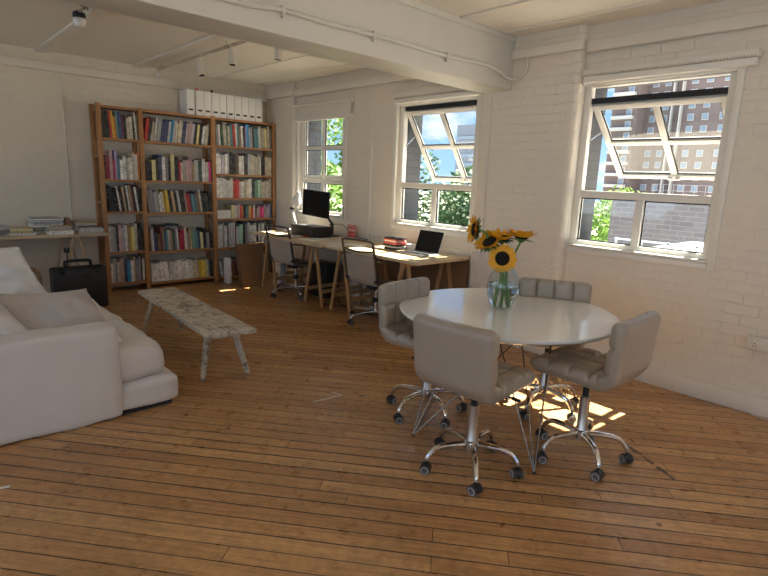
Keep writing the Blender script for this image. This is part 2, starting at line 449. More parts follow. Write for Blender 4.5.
# ------------------------------------------------------------------ camera (35 mm style phone lens)
cam = bpy.data.cameras.new('camera'); co = bpy.data.objects.new('camera', cam); COL.objects.link(co)
yaw, pitch, roll = math.radians(42.7717), math.radians(11.4975), math.radians(2.2157)
fw = V((math.sin(yaw) * math.cos(pitch), math.cos(yaw) * math.cos(pitch), -math.sin(pitch)))
rt = V((math.cos(yaw), -math.sin(yaw), 0)); up = rt.cross(fw)
r2 = rt * math.cos(roll) + up * math.sin(roll); u2 = up * math.cos(roll) - rt * math.sin(roll)
R3 = Matrix((r2, u2, -fw)).transposed()
co.matrix_world = Matrix.Translation((0, 0, 1.53)) @ R3.to_4x4()
cam.sensor_width = 36; cam.lens = 535 * 36 / 768; cam.clip_end = 1000; cam.clip_start = .05
SC.camera = co

# ------------------------------------------------------------------ setting
XW, YB, ZC = 4.39, 7.46, 2.82          # window wall, back wall, ceiling
XL, YF = -3.4, -3.4                    # unseen left and front walls
WINS = [(5.59, 6.645), (3.47, 4.615), (1.255, 2.385), (-0.95, .17)]   # openings along y
WZ0, WZ1 = 1.015, 2.40
OUT = 4.76

fl = MB(); fl.add([(XL, YF, 0), (OUT, YF, 0), (OUT, YB + .2, 0), (XL, YB + .2, 0), (XL, YF, -.1), (OUT, YF, -.1), (OUT, YB + .2, -.1), (XL, YB + .2, -.1)],
                  [(0, 1, 2, 3), (7, 6, 5, 4), (0, 4, 5, 1), (1, 5, 6, 2), (2, 6, 7, 3), (3, 7, 4, 0)])
struct(fl.build('floor', 'floor'), 'worn honey-coloured timber floorboards laid diagonally')
cb = MB(); cb.box((XL - .2, YF - .2, ZC), (OUT, YB + .2, ZC + .15)); struct(cb.build('ceiling', 'ceiling'), 'cream painted panelled ceiling')

def wall_with_openings(x0, x1, ops, z0, z1, ya, yb):
    b = MB(); ys = ya
    for a, c in sorted(ops):
        b.box((x0, ys, 0), (x1, a, ZC)); b.box((x0, a, 0), (x1, c, z0)); b.box((x0, a, z1), (x1, c, ZC)); ys = c
    b.box((x0, ys, 0), (x1, yb, ZC)); return b
struct(wall_with_openings(XW, XW + .10, WINS, WZ0, WZ1, YF, YB + .1).build('wall_right', 'wall_y'), 'white painted brick wall with the windows')
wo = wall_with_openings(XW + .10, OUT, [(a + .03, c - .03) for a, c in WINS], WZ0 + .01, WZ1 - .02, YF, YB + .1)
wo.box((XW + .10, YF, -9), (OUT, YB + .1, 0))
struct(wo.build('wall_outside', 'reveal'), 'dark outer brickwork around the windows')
b = MB(); b.box((XL - .2, YB, 0), (XW + .1, YB + .2, ZC)); struct(b.build('wall_back', 'wall_x'), 'cream painted brick back wall behind the bookcase')
# openings added in the unseen front and left walls to bring in daylight
FO = [(-2.4, -.8), (.3, 1.9), (2.5, 3.9)]
b = MB(); xs = XL - .2
for a, c in FO:
    b.box((xs, YF - .2, 0), (a, YF, ZC)); b.box((a, YF - .2, 0), (c, YF, .9)); b.box((a, YF - .2, 2.5), (c, YF, ZC)); xs = c
b.box((xs, YF - .2, 0), (OUT, YF, ZC)); struct(b.build('wall_front', 'paint'))
LO = [(-2.9, -1.2), (-.9, .8), (1.1, 2.8), (4.3, 6.6)]
b = wall_with_openings(XL - .2, XL, LO, .9, 2.5, YF, YB + .1); struct(b.build('wall_left', 'paint'))

TR = [0]
def trim(mb, m='paint', bevel=0, label=None, seg=3):
    TR[0] += 1; return struct(mb.build('trim_%d' % TR[0], m, bevel=bevel, seg=seg), label)
def round_rect(x0, x1, y0, y1, r, n=6, corners=(1, 1, 1, 1)):
    pts = []
    for (cx, cy, a0, on, px, py) in ((x0 + r, y0 + r, PI, corners[0], x0, y0), (x1 - r, y0 + r, 1.5 * PI, corners[1], x1, y0), (x1 - r, y1 - r, 0, corners[2], x1, y1), (x0 + r, y1 - r, .5 * PI, corners[3], x0, y1)):
        if not on: pts.append((px, py)); continue
        for k in range(n + 1):
            a = a0 + .5 * PI * k / n; pts.append((cx + r * math.cos(a), cy + r * math.sin(a)))
    return pts
def pier(y0, y1, xf, r=.055, c=(1, 0, 0, 1)):
    b = MB(); pts = round_rect(xf, XW + .01, y0, y1, r, 7, c); b.prism(pts, 0, ZC)
    for i in range(len(b.sm)): b.sm[i] = i >= 2
    return b
struct(pier(2.385, 3.40, 4.30).build('wall_pier', 'wall_y', angle=50), 'painted brick pier under the ceiling beam')
struct(pier(6.70, YB + .01, 4.335, .05, (1, 0, 0, 0)).build('wall_pier', 'wall_y', angle=50), 'painted brick pier in the far corner')
# beam
b = MB(); b.box((XL, 3.04, 2.368), (4.30, 3.37, ZC)); b.box((XL, 3.03, 2.77), (4.30, 3.04, ZC)); trim(b, 'beam', .012, 'deep painted ceiling beam spanning the room')
# ledges round the top of the walls
b = MB(); b.box((XL, YB - .045, 2.60), (XW, YB, 2.695)); trim(b, 'paint', .01)
b = MB(); b.box((XW - .05, 3.38, 2.61), (XW, 6.71, 2.70)); b.box((XW - .05, YF, 2.61), (XW, 2.38, 2.70)); trim(b, 'paint', .01)
b = MB(); b.box((4.255, 2.36, 2.62), (4.31, 3.04, 2.70)); b.box((4.29, 6.69, 2.62), (4.36, YB, 2.69)); trim(b, 'paint', .01)
# ceiling battens running from beam to back wall and forward
b = MB()
for x, w in ((-1.1, .13), (.22, .13), (1.46, .13), (2.50, .13)):
    b.box((x - w / 2, YF, ZC - .022), (x + w / 2, 3.03, ZC)); b.box((x - w / 2, 3.37, ZC - .022), (x + w / 2, YB, ZC))
    b.box((x - w / 2 - .02, YF, ZC - .012), (x - w / 2, 3.03, ZC)); b.box((x + w / 2, 3.37, ZC - .008), (x + w / 2 + .02, YB, ZC))
for x in (3.52, 4.1):
    b.box((x - .012, YF, ZC - .012), (x + .012, 3.03, ZC)); b.box((x - .012, 3.37, ZC - .012), (x + .012, YB, ZC))
trim(b, 'ceiling', .003)
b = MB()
for x in (1.53, 2.57, .29, -1.03, 3.536, 4.116): b.box((x, YF, ZC - .004), (x + .008, 3.03, ZC)); b.box((x, 3.37, ZC - .004), (x + .008, YB, ZC))  # solid black strips stand in for the shadow gaps beside the battens
trim(b, 'blackm', 0, 'ceiling batten joints with their shadow painted in as black strips')
# baseboards
b = MB(); b.box((4.335, YF, 0), (XW, 2.37, .13)); b.box((XW - .02, 3.40, 0), (XW, 6.70, .12)); b.box((4.27, 2.36, 0), (4.31, 3.41, .13)); struct(b.build('baseboard_right', 'paint', bevel=.008))
b = MB(); b.box((XL, YB - .025, 0), (4.33, YB, .12)); struct(b.build('baseboard_back', 'paint', bevel=.006))

# window frames
def frame_rect(b, x0, x1, ya, yb, za, zb, w, mi=0):
    b.box((x0, ya, za), (x1, ya + w, zb), mi); b.box((x0, yb - w, za), (x1, yb, zb), mi)
    b.box((x0, ya + w, za), (x1, yb - w, za + w), mi); b.box((x0, ya + w, zb - w), (x1, yb - w, zb), mi)
def window(idx, ya, yb, kind, ang=0, top=2.215, H=.855):
    root = bpy.data.objects.new('window_%d' % idx, None); COL.objects.link(root); root['kind'] = 'structure'; root.location = (XW, ya, WZ0)
    base = V((XW, ya, WZ0))
    def add(mb, name, mats, **k):
        o = mb.build(name, mats, root, **k); o.location = -base; return o
    b = MB()
    frame_rect(b, XW + .035, XW + .10, ya, yb, WZ0, WZ1, .058)
    mid = 1.47
    b.box((XW + .035, ya + .058, mid - .03), (XW + .10, yb - .058, mid + .03))
    yc = (ya + yb) / 2 + .0
    b.box((XW + .035, yc - .032, WZ0 + .058), (XW + .10, yc + .032, mid - .03))
    add(b, 'frame', 'frame', bevel=.004)
    b = MB()   # moulded casing on the room side
    frame_rect(b, XW - .022, XW + .012, ya - .045, yb + .045, WZ0 - .05, WZ1 + .0, .05)
    add(b, 'casing', 'frame', bevel=.008)
    b = MB(); b.box((XW - .035, ya + .0, WZ0 + .002), (XW + .05, yb - .0, WZ0 + .022)); add(b, 'sill', 'frame', bevel=.006)
    b = MB(); g = MB()
    for (a, c) in ((ya + .058, yc - .032), (yc + .032, yb - .058)):
        frame_rect(b, XW + .062, XW + .07, a, c, WZ0 + .058, mid - .03, .010)
        g.box((XW + .066, a + .002, WZ0 + .06), (XW + .070, c - .002, mid - .032))
    add(b, 'glazing_seal', 'seal'); add(g, 'glass_pane', 'glass')
    a, c, z0, z1 = ya + .062, yb - .062, mid + .034, WZ1 - .062
    if kind == 'open':
        piv = V((XW + .075, 0, top))
        Rm = Matrix.Translation(piv) @ Matrix.Rotation(-ang, 4, 'Y')
        s = MB(); q = MB(); e = MB()
        def rb(mb, y0, y1, za, zb, xa=-.022, xb=.022, mi=0): mb.box((xa, y0, za), (xb, y1, zb), mi, Rm)
        w = .05
        rb(s, a, a + w, -H, 0); rb(s, c - w, c, -H, 0); rb(s, a + w, c - w, -w, 0); rb(s, a + w, c - w, -H, -H + w)
        yc = (a + c) / 2; zc = -H / 2
        rb(s, yc - .024, yc + .024, -H + w, -w); rb(s, a + w, yc - .024, zc - .022, zc + .022); rb(s, yc + .024, c - w, zc - .022, zc + .022)
        for y0, y1 in ((a + w, yc - .024), (yc + .024, c - w)):
            for za, zb in ((-H + w, zc - .022), (zc + .022, -w)):
                rb(q, y0, y1, za, zb, -.003, .001)
                for (p0, p1, t0, t1) in ((y0, y0 + .009, za, zb), (y1 - .009, y1, za, zb), (y0, y1, za, za + .009), (y0, y1, zb - .009, zb)): rb(e, p0, p1, t0, t1, -.006, .004)
        sash = add(s, 'sash', 'frame', bevel=.003)
        for mb, nm, mt in ((q, 'glass_pane', 'glass'), (e, 'glazing_seal', 'seal')):
            o = mb.build(nm, mt, sash)
        k = MB(); k.box((XW + .045, a, top + .004), (XW + .10, c, top + .045)); add(k, 'pivot_bar', 'seal')
        h = MB(); hp = Rm @ V((-.03, yc, -H + .03)); h.box((-.045, yc - .05, -H + .014), (-.02, yc + .05, -H + .034), 0, Rm); h.box((-.04, yc - .012, -H + .005), (-.02, yc + .012, -H + .055), 0, Rm); h.build('catch', 'frame', sash)
        st = MB()
        for yy in (c + .001, a - .001):
            st.bar(V((XW + .085, yy, z1 - .42)), Rm @ V((0, yy, -.30)), .012, .012)
        add(st, 'stay', 'alu')
    else:
        yc = (ya + yb) / 2; zr = 1.915; s = MB(); q = MB(); e = MB()
        x0, x1 = XW + .04, XW + .085
        frame_rect(s, x0, x1, a, c, z0, z1, .042)
        s.box((x0, yc - .03, z0 + .04), (x1, yc + .03, z1 - .04)); s.box((x0, a + .04, zr - .025), (x1, yc - .03, zr + .025)); s.box((x0, yc + .03, zr - .025), (x1, c - .04, zr + .025))
        for y0, y1 in ((a + .042, yc - .03), (yc + .03, c - .042)):
            for za, zb in ((z0 + .042, zr - .025), (zr + .025, z1 - .042)):
                q.box((x0 + .02, y0, za), (x0 + .024, y1, zb)); frame_rect(e, x0 + .016, x0 + .028, y0, y1, za, zb, .009)
        sash = add(s, 'sash', 'frame', bevel=.003)
        q.build('glass_pane', 'glass', sash); e.build('glazing_seal', 'seal', sash)
        h = MB(); h.box((x0 - .03, yc - .045, z0 + .008), (x0, yc + .045, z0 + .028)); h.box((x0 - .025, yc - .012, z0), (x0, yc + .012, z0 + .05)); h.build('catch', 'frame', sash)
window(1, *WINS[0], 'closed')
window(2, *WINS[1], 'open', math.radians(34), 2.295, .91)
window(3, *WINS[2], 'open', math.radians(49), 2.21, .87)
window(4, *WINS[3], 'open', math.radians(25))  # out of view, continues the row; added for extra daylight

# ------------------------------------------------------------------ blinds, conduits, lights
def blind(ya, yb, z0, z1, label, drop=None):
    t = thing('roller_blind', label, 'blind', (XW, (ya + yb) / 2, z1), 0)
    base = V((XW, (ya + yb) / 2, z1))
    if drop is None:
        b = MB(); b.box((XW - .085, ya, z0 + .05), (XW - .002, yb, z1)); o = b.build('cassette', 'paint', t, bevel=.008); o.location = -base
        b = MB(); b.box((XW - .078, ya + .01, z0), (XW - .012, yb - .01, z0 + .048)); o = b.build('bottom_bar', 'frame', t, bevel=.008); o.location = -base
        b = MB()
        n = 60
        for i in range(n):
            y = ya + .02 + (yb - ya - .04) * i / (n - 1); b.box((XW - .089, y - .004, z0 + .048), (XW - .083, y + .004, z0 + .062))
        o = b.build('stitched_edge', 'linen_g', t); o.location = -base
    else:
        b = MB(); b.tube([(XW - .045, ya, z1 - .02), (XW - .045, yb, z1 - .02)], .022, 14); o = b.build('roller_tube', 'paint', t); o.location = -base
        b = MB(); b.box((XW - .030, ya + .01, drop + .02), (XW - .027, yb - .01, z1 - .02)); o = b.build('blind_fabric', 'paint', t); o.location = -base
        b = MB(); b.box((XW - .055, ya - .01, drop - .02), (XW - .012, yb + .01, drop + .025)); o = b.build('bottom_bar', 'paint', t, bevel=.008); o.location = -base
        b = MB(); b.box((XW - .06, ya - .012, z1 - .05), (XW, ya - .002, z1 + .01)); o = b.build('bracket', 'frame', t); o.location = -base
        b = MB(); b.tube([(XW - .05, ya + .0, z1 - .03), (XW - .05, ya, drop - .02)], .003, 6); o = b.build('pull_cord', 'frame', t); o.location = -base
blind(5.43, 6.695, 2.29, 2.50, 'cream roller blind pulled part way down over the far window', 2.29)
blind(3.42, 4.63, 2.365, 2.485, 'rolled-up blind cassette above the middle window')
blind(1.13, 2.365, 2.365, 2.465, 'rolled-up blind cassette above the near right window')

def pipe(name, label, pts, r, clips=(), smooth=False, m='paint', nrm=(0, -1, 0)):
    P = smooth_path(pts) if smooth else [V(p) for p in pts]
    t = thing(name, label, 'pipe', P[0]); b = MB(); b.tube([p - P[0] for p in P], r, 10); b.build('tube', m, t)
    for c in clips:
        c = V(c) - P[0]; k = MB()
        if nrm[0]: k.box((c.x - .006 - r, c.y - .022, c.z - .010), (c.x + r + .004, c.y + .022, c.z + .010))
        else: k.box((c.x - .010, c.y - r - .004, c.z - .024), (c.x + .010, c.y + r + .004, c.z + .024)); k.cyl((c.x, c.y - .01, c.z - .034), (c.x, c.y + .012, c.z - .034), .009, 8)
        k.build('clip', m, t, bevel=.002)
    return t
yb_ = 3.018
pipe('conduit', 'white cable conduit clipped along the ceiling beam and curling onto the pier', [(-3.3, yb_, 2.50), (-1, yb_, 2.49), (.6, yb_, 2.485), (1.5, yb_, 2.476), (1.872, yb_, 2.504), (2.23, yb_, 2.498), (2.6, yb_, 2.505), (3.37, yb_, 2.50), (3.85, yb_, 2.515), (4.04, yb_, 2.50), (4.14, yb_, 2.462), (4.22, yb_ - .01, 2.452), (4.275, yb_ - .06, 2.46), (4.28, yb_ - .12, 2.50), (4.28, yb_ - .135, 2.55), (4.28, yb_ - .135, 2.625)], .015,
     [(1.872, yb_, 2.504), (2.6, yb_, 2.505), (3.37, yb_, 2.50), (.6, yb_, 2.485)], True, 'beam')
pipe('conduit', 'thin vertical white pipe on the wall between far and middle windows', [(XW - .012, 5.05, 2.61), (XW - .012, 5.05, .13)], .011, [(XW - .012, 5.05, 1.7)], nrm=(1, 0, 0))
pipe('conduit', 'thin vertical conduit on the pier beside the middle window', [(4.29, 3.25, 2.39), (4.29, 3.25, .30)], .009, [(4.29, 3.25, 1.2)], nrm=(1, 0, 0))
pipe('conduit', 'thin vertical pipe on the back wall left of the bookcase', [(1.63, YB - .008, 2.60), (1.63, YB - .008, .82)], .007, [(1.63, YB - .012, 2.2)])
# double socket with conduit and a loose cable at the right edge
t = thing('wall_socket', 'white double wall socket on the brick at the far right edge', 'socket', (XW, .82, .51))
b = MB(); b.box((-.045, -.10, -.045), (0, .105, .045)); b.build('back_box', 'plastic_w', t, bevel=.006)
b = MB(); b.box((-.055, -.095, -.04), (-.045, .10, .04)); b.build('face_plate', 'plastic_w', t, bevel=.003)
for yy in (.055, -.05):
    b = MB(); b.box((-.058, yy - .008, .012), (-.0545, yy + .008, .028)); b.build('switch', 'white', t)
    b = MB()
    for dy, dz in ((0, .0), (-.011, -.02), (.011, -.02)): b.box((-.0565, yy + dy - .003, dz - .006), (-.0545, yy + dy + .003, dz + .002))
    b.build('pin_holes', 'blackm', t)
pipe('conduit', 'grey vertical conduit rising from the wall socket at the right edge', [(XW - .02, .78, 1.9), (XW - .02, .78, .555)], .018, m='alu', nrm=(1, 0, 0))
pipe('cable', 'thin pale cable hanging in a loop below the wall socket', smooth_path([(XW - .012, .86, .465), (XW - .014, .88, .33), (XW - .016, .885, .22), (4.325, .87, .14), (4.322, .84, .05), (4.31, .80, .008), (4.30, .6, .006)]), .003, nrm=(1, 0, 0))

# spotlights on tracks
def track(label, x, y0, y1, bx=.0):
    t = thing('light_track', label, 'light track', (x, y0, ZC - .06))
    for dx in (-.018, .018):
        b = MB(); b.tube([(dx, 0, 0), (dx, y1 - y0, 0)], .007, 8); b.build('rail', 'alu', t)
    for k in (0.03, .5, .97):
        b = MB(); b.box((-.03, (y1 - y0) * k - .012, -.012), (.03, (y1 - y0) * k + .012, .008)); b.cyl((0, (y1 - y0) * k, 0), (0, (y1 - y0) * k, .06), .006, 8); b.build('bracket', 'alu', t)
    b = MB(); b.tube([(0, y1 - y0 - .01, 0), (0, y1 - y0 + .02, -.03), (0, y1 - y0 + .03, -.09)], .012, 8); b.build('end_feed', 'alu', t)
track('slim twin-wire light track on the ceiling behind the beam', 2.645, 3.45, 7.15)
def spot(x, y, tilt, rz, label, z=ZC - .072):
    t = thing('spotlight', label, 'spotlight', (x, y, z), rz, 'spotlights on the ceiling track')
    b = MB(); b.box((-.022, -.03, -.012), (.022, .03, .006)); b.build('adaptor', 'paint', t, bevel=.003)
    b = MB(); b.cyl((0, 0, -.01), (0, 0, -.045), .008, 8); b.build('stem', 'paint', t)
    Rm = Matrix.Translation((0, 0, -.045)) @ Matrix.Rotation(tilt, 4, 'X')
    b = MB(); b.lathe([(.028, .02), (.036, .012), (.037, -.13), (.034, -.135)], 18, mx=Rm); o = b.build('lamp_head', 'paint', t)
    b = MB(); b.lathe([(.030, -.131), (.030, -.137), (.0, -.137)], 18, mx=Rm, cap=False); b.build('lens', 'blackm', o)
spot(2.68, 6.03, math.radians(-16), .3, 'white spotlight nearest the back wall on the ceiling track')
spot(2.63, 5.16, math.radians(-8), -.4, 'middle white spotlight of the three on the ceiling track')
spot(2.78, 4.55, math.radians(4), .2, 'white spotlight half hidden by the beam')
# ceiling rose lamp holder at top left
t = thing('ceiling_lamp', 'bare bulb holder on a bent metal conduit at the top left of the ceiling', 'lamp', (1.33, 5.02, ZC))
b = MB(); b.tube(smooth_path([(-.62, -.32, -.025), (-.3, -.14, -.025), (-.06, -.02, -.03), (.0, .06, -.035), (-.02, .16, -.05)]), .018, 10); b.build('conduit', 'alu', t)
b = MB(); b.lathe([(.03, -.04), (.045, -.05), (.05, -.075), (.04, -.10)], 18, c=(-.02, .2, 0)); b.build('holder', 'blackm', t)
b = MB(); b.lathe([(.035, -.085), (.05, -.10), (.052, -.125), (.035, -.155), (.012, -.165)], 18, c=(-.02, .2, 0)); b.build('bulb', 'white', t)
b = MB(); b.box((-.32, -.19, -.045), (-.27, -.12, 0)); b.build('bracket', 'alu', t, bevel=.004)

# ------------------------------------------------------------------ bookcase
YS = 7.16
bk = thing('bookcase', 'tall orange pine bookcase of three bays filled with books on the back wall', 'bookcase', (3.1, 7.3, 0))
bb = V((3.1, 7.3, 0))
posts = [(1.900, 1.963), (2.376, 2.440), (3.318, 3.388), (4.268, 4.326)]
PT = [2.285, 2.275, 2.275, 2.275]
for i, (a, c) in enumerate(posts):
    if i == 3: c = 4.325
    for ya, yb in ((YS, YS + .044), (YB - .05, YB - .006)):
        b = MB(); b.box((a + .006, ya, 0), (c - .006, yb, PT[i])); o = b.build('post', 'pine', bk, bevel=.003); o.location = -bb
    for z in (.04, .55, 1.1, 1.66, 2.2):
        b = MB(); b.box((a + .018, YS + .044, z), (c - .018, YB - .05, z + .035)); o = b.build('rung', 'pine', bk); o.location = -bb
bays = [(posts[0][1], posts[1][0]), (posts[1][1], posts[2][0]), (posts[2][1], posts[3][0])]
SH = [[.106, .506, 1.008, 1.399, 1.890], [.072, .482, .990, 1.398, 1.886], [.052, .478, .890, 1.180, 1.512, 1.896]]
for (a, c), hs in zip(bays, SH):
    for z in hs + [2.262]:
        b = MB(); b.box((a - .004, YS + .004, z - .02), (c + .004, YB - .01, z)); b.box((a - .004, YS, z - .026), (c + .004, YS + .02, z + .002)); o = b.build('shelf', 'pine_x', bk); o.location = -bb

CODE = dict(k='black', w='white', c='cream', g='grey', G='light grey', r='red', R='crimson', m='maroon', o='orange', y='yellow', Y='pale yellow',
            t='tan', b='brown', n='navy', B='blue', T='teal', e='green', E='dark green', i='mint', v='lavender', l='lilac', p='pink', P='hot pink', s='silver')
# rows, top shelf first: colours, (min height, max height), lean in degrees, optional per-book tweaks
ROWS = {0: [('kkryoTnmkcckw', .24, .31, -3), ('mRpRvTwwGcwcGo', .22, .34, 0), ('kkkkwktkwtmkwk', .26, .32, -7), ('wGgkpGlwtyYckk', .25, .34, 0), ('wGgcptnBwtggkw', .22, .31, 0)],
        1: [('rkcwgnnGBGccnGplkYkwc', .23, .28, 9), ('kkYknwgkYkRcGpptGEwwP', .22, .33, 0), ('ggGcwwyyktkGkkprnTTbwkkkk', .22, .29, -6), ('bsnbmtTTctEgGrRcGtYeTnYkgk', .20, .30, -2), ('wwwwwwwwwwwwwwccyyYgk', .23, .25, -3)],
        2: [('gwEcecTrwTtwkvBlGkTTGccYtcg', .25, .31, -2), ('wwlwGkkbwwkkGccccwkcc', .24, .29, 0), ('wwwwwGcrrpwccwkeiccclc', .22, .27, 0), ('YwprokTtyrwmcpPPplvn', .13, .19, 0), ('GwgwkGwGmsiikgGwGwkwGwgwkG', .27, .35, 0), ('wgkGbmbkGbcgmkGcgwt', .20, .29, -8)]}
BAY = ['left bay', 'middle bay', 'right bay']; ORD = ['top', 'second', 'third', 'fourth', 'fifth', 'bottom']
protos = {}
pend = []
for bay, rows in ROWS.items():
    xa, xb = bays[bay]; hs = SH[bay][::-1]
    for ri, (cs, h0, h1, lean) in enumerate(rows):
        z = hs[ri] + .003; rnd = random.Random(bay * 10 + ri)
        x = xa + .006; ex = xb - .006
        if bay == 2 and ri == 3: x += .215
        n = len(cs); ws = [rnd.uniform(.6, 1.4) for _ in cs]
        mx = max(h0, h1); slack = abs(math.tan(math.radians(lean))) * mx
        avail = ex - x - slack * .9
        for j, ch in enumerate(cs):
            if ch in 'Y' and bay == 1 and ri == 1: ws[j] = 1.2
        f = avail / sum(ws)
        if lean > 0: pass
        cx = x + (slack * .9 if lean < 0 else 0)
        for j, ch in enumerate(cs):
            w = ws[j] * f; hgt = rnd.uniform(h0 + .012, h1 + .015); dep = rnd.uniform(.19, .25)
            L = lean + (rnd.uniform(-1.5, 1.5) if lean else 0)
            room = (hs[ri - 1] if ri else 2.262) - z - .03
            hgt = min(hgt, room)
            pend.append((bay, ri, j, n, CODE[ch], cx, z, w * (.97 if not lean else .93), hgt, dep, L))
            cx += w
seen = {}
names = [(p[0], p[1], p[4]) for p in pend]
def book_mesh(col, w, h, d):
    key = (col, round(w, 3), round(h, 2), round(d, 2))
    if key in protos: return protos[key]
    b = MB(); w_, h_, d_ = w, h, d; c = .003
    b.box((0, 0, 0), (w_, c, h_)); b.box((0, c, 0), (c, d_, h_)); b.box((w_ - c, c, 0), (w_, d_, h_)); b.box((c, c, .003), (w_ - c, d_ - .004, h_ - .004), 1)
    me = bpy.data.meshes.new('book'); me.from_pydata(b.v, [], b.f); me.materials.append(M['b_' + col]); me.materials.append(M['pages'])
    for p, mi in zip(me.polygons, b.m): p.material_index = mi
    protos[key] = me; return me
used_labels = set()
NUM = ['first', 'second', 'third', 'fourth', 'fifth', 'sixth', 'seventh', 'eighth', 'ninth', 'tenth', 'eleventh', 'twelfth', 'thirteenth', 'fourteenth', 'fifteenth', 'sixteenth', 'seventeenth', 'eighteenth', 'nineteenth', 'twentieth', 'twenty-first', 'twenty-second', 'twenty-third', 'twenty-fourth', 'twenty-fifth', 'twenty-sixth', 'twenty-seventh', 'twenty-eighth']
for q, (bay, ri, j, n, col, cx, z, w, h, d, L) in enumerate(pend):
    o = bpy.data.objects.new('book', book_mesh(col, w, h, d)); COL.objects.link(o)
    a = math.radians(L); yy = YS + .02 + (q * 37 % 10) * .002
    ww = w / math.cos(a) if L else w
    if L > 0: o.location = (cx, yy, z + w * math.sin(a))
    else: o.location = (cx, yy, z)
    o.rotation_euler = (0, a, 0)
    shelf = ('bottom' if ri == len(SH[bay]) - 1 else ORD[ri]) + ' shelf'
    size = 'tall ' if h > .3 else ('thin ' if w < .026 else ('thick ' if w > .045 else ''))
    if j == 0: lab = f'{size}{col} book at the left end of the {shelf}, {BAY[bay]}'
    elif j == n - 1: lab = f'{size}{col} book at the right end of the {shelf}, {BAY[bay]}'
    else:
        lab = f'{size}{col} book between {pend[q-1][4]} and {pend[q+1][4]} ones on the {shelf}, {BAY[bay]}'
        if lab in used_labels or sum(1 for r in range(1, n - 1) if pend[q - j + r][4] == col and pend[q - j + r - 1][4] == pend[q - 1][4] and pend[q - j + r + 1][4] == pend[q + 1][4]) > 1:
            lab = f'{size}{col} book, {NUM[j]} from the left on the {shelf}, {BAY[bay]}'
    used_labels.add(lab)
    tag(o, lab, 'book', f'books on the {shelf} of the {BAY[bay]}')
# flat books, right bay fourth shelf
for k in range(4):
    b = MB(); b.box((0, 0, 0), (.205, .23, .028)); o = b.build('book', ['paper'], loc=(bays[2][0] + .006, YS + .02, SH[2][2] + .003 + k * .0295 ), bevel=.002)
    tag(o, ['bottom', 'second from bottom', 'second from top', 'top'][k] + ' of the white books lying flat in the right bay', 'book', 'white books lying flat in the right bay')
# bits on top of rows: dark books lying flat on the fourth middle row
for (x, z, w, col, lab) in ((2.55, .80, .13, 'black', 'black notebook lying on top of the left books, fourth shelf, middle bay'), (2.72, .81, .13, 'dark green', 'dark green notebook lying across upright books, fourth shelf, middle bay')):
    b = MB(); b.box((0, 0, 0), (w, .17, .022)); tag(b.build('notebook', 'b_' + col, loc=(x, YS + .05, z), bevel=.002), lab, 'notebook')

# white magazine files on the bookcase
fx = [3.010, 3.135, 3.243, 3.352, 3.459, 3.575, 3.683, 3.792, 3.903, 4.010]
f0 = None
for i, x in enumerate(fx):
    w = .103
    lab = f'white magazine file on top of the bookcase, ' + ('leftmost, set apart' if i == 0 else 'rightmost' if i == 9 else NUM[i] + ' from the left')
    if f0 is None:
        f0 = thing('magazine_file', lab, 'magazine file', (x, 7.18, 2.265), 0, 'white magazine files on the bookcase')
        b = MB(); b.box((0, 0, 0), (w, .25, .318)); b.build('box', 'whitem', f0, bevel=.003)
        b = MB(); b.box((.022, -.0015, .055), (w - .022, .001, .078)); b.build('label_holder', 'blackm', f0)
    else: dup(f0, (x, 7.18 + (i % 3) * .003, 2.265), 0, lab)
b = MB(); b.lathe([(.02, 0), (.022, .025), (.012, .035)], 12); tag(b.build('pink_reel', 'b_hot pink', loc=(3.19, 7.28, 2.585)), 'small pink reel on top of the white magazine files', 'reel')
b = MB(); b.lathe([(.015, 0), (.018, .03), (.006, .045)], 12); tag(b.build('dark_trinket', 'blackm', loc=(3.40, 7.28, 2.585)), 'small dark trinket on top of the white magazine files', 'trinket')

# ------------------------------------------------------------------ desks on trestles
DZ = .775
def desk(label, x0, y0, x1, y1, skew=0):
    b = MB(); b.prism([(x0 + skew, y0), (x1, y0), (x1, y1), (x0, y1)], DZ - .028, DZ)
    o = b.build('worktop', 'ply', base=(x0, y0, 0)); return tag(o, label, 'worktop')
desk('pale plywood worktop under the far window with monitor on it', 3.515, 4.885, 4.325, 6.46)
desk('pale plywood worktop under the middle window with laptop on it', 3.575, 3.425, XW - .025, 4.875, 0)
def trestle(x, y, rz, label, L=.62, H=DZ - .03, spread=.36, m='trestle', w=.04):
    t = thing('trestle', label, 'trestle', (x, y, 0), rz)
    b = MB(); b.box((-L / 2 - .04, -.03, H - .06), (L / 2 + .04, .03, H)); b.build('top_beam', m, t, bevel=.003)
    for sx in (-1, 1):
        for sy in (-1, 1):
            b = MB(); b.bar((sx * L / 2, sy * spread / 2, .0), (sx * (L / 2 - .01), sy * .032, H - .01), w, .022, up=(1, 0, 0)); b.build('leg', m, t)
    for sy in (-1, 1):
        b = MB(); k = .18 / H; yy = sy * (spread / 2 * (1 - k) + .032 * k); b.bar((-L / 2, yy, .18), (L / 2, yy, .18), .018, .045); b.build('rail', m, t)
    return t
trestle(4.00, 5.25, 0, 'pine trestle left of the join between the two desks')
trestle(4.02, 4.74, 0, 'pine trestle right of the join between the two desks')
trestle(4.02, 3.72, 0, 'pine trestle nearest the pier under the laptop desk')
trestle(3.98, 6.25, 0, 'pine trestle beside the bookcase under the monitor desk')
b = MB(); b.prism([(-3.0, 6.72), (1.865, 6.72), (1.865, 7.42), (-3.0, 7.42)], .765, .79); tag(b.build('worktop', 'ply_x'), 'pale plywood worktop along the back wall with magazine stacks', 'worktop')
trestle(1.52, 7.06, PI / 2, 'pale wooden trestle behind the black case', .5, .763, .34, 'trestle_pale', .028)
trestle(-.6, 7.06, PI / 2, 'pale wooden trestle at the left end behind the sofa', .5, .763, .34, 'trestle_pale', .028)
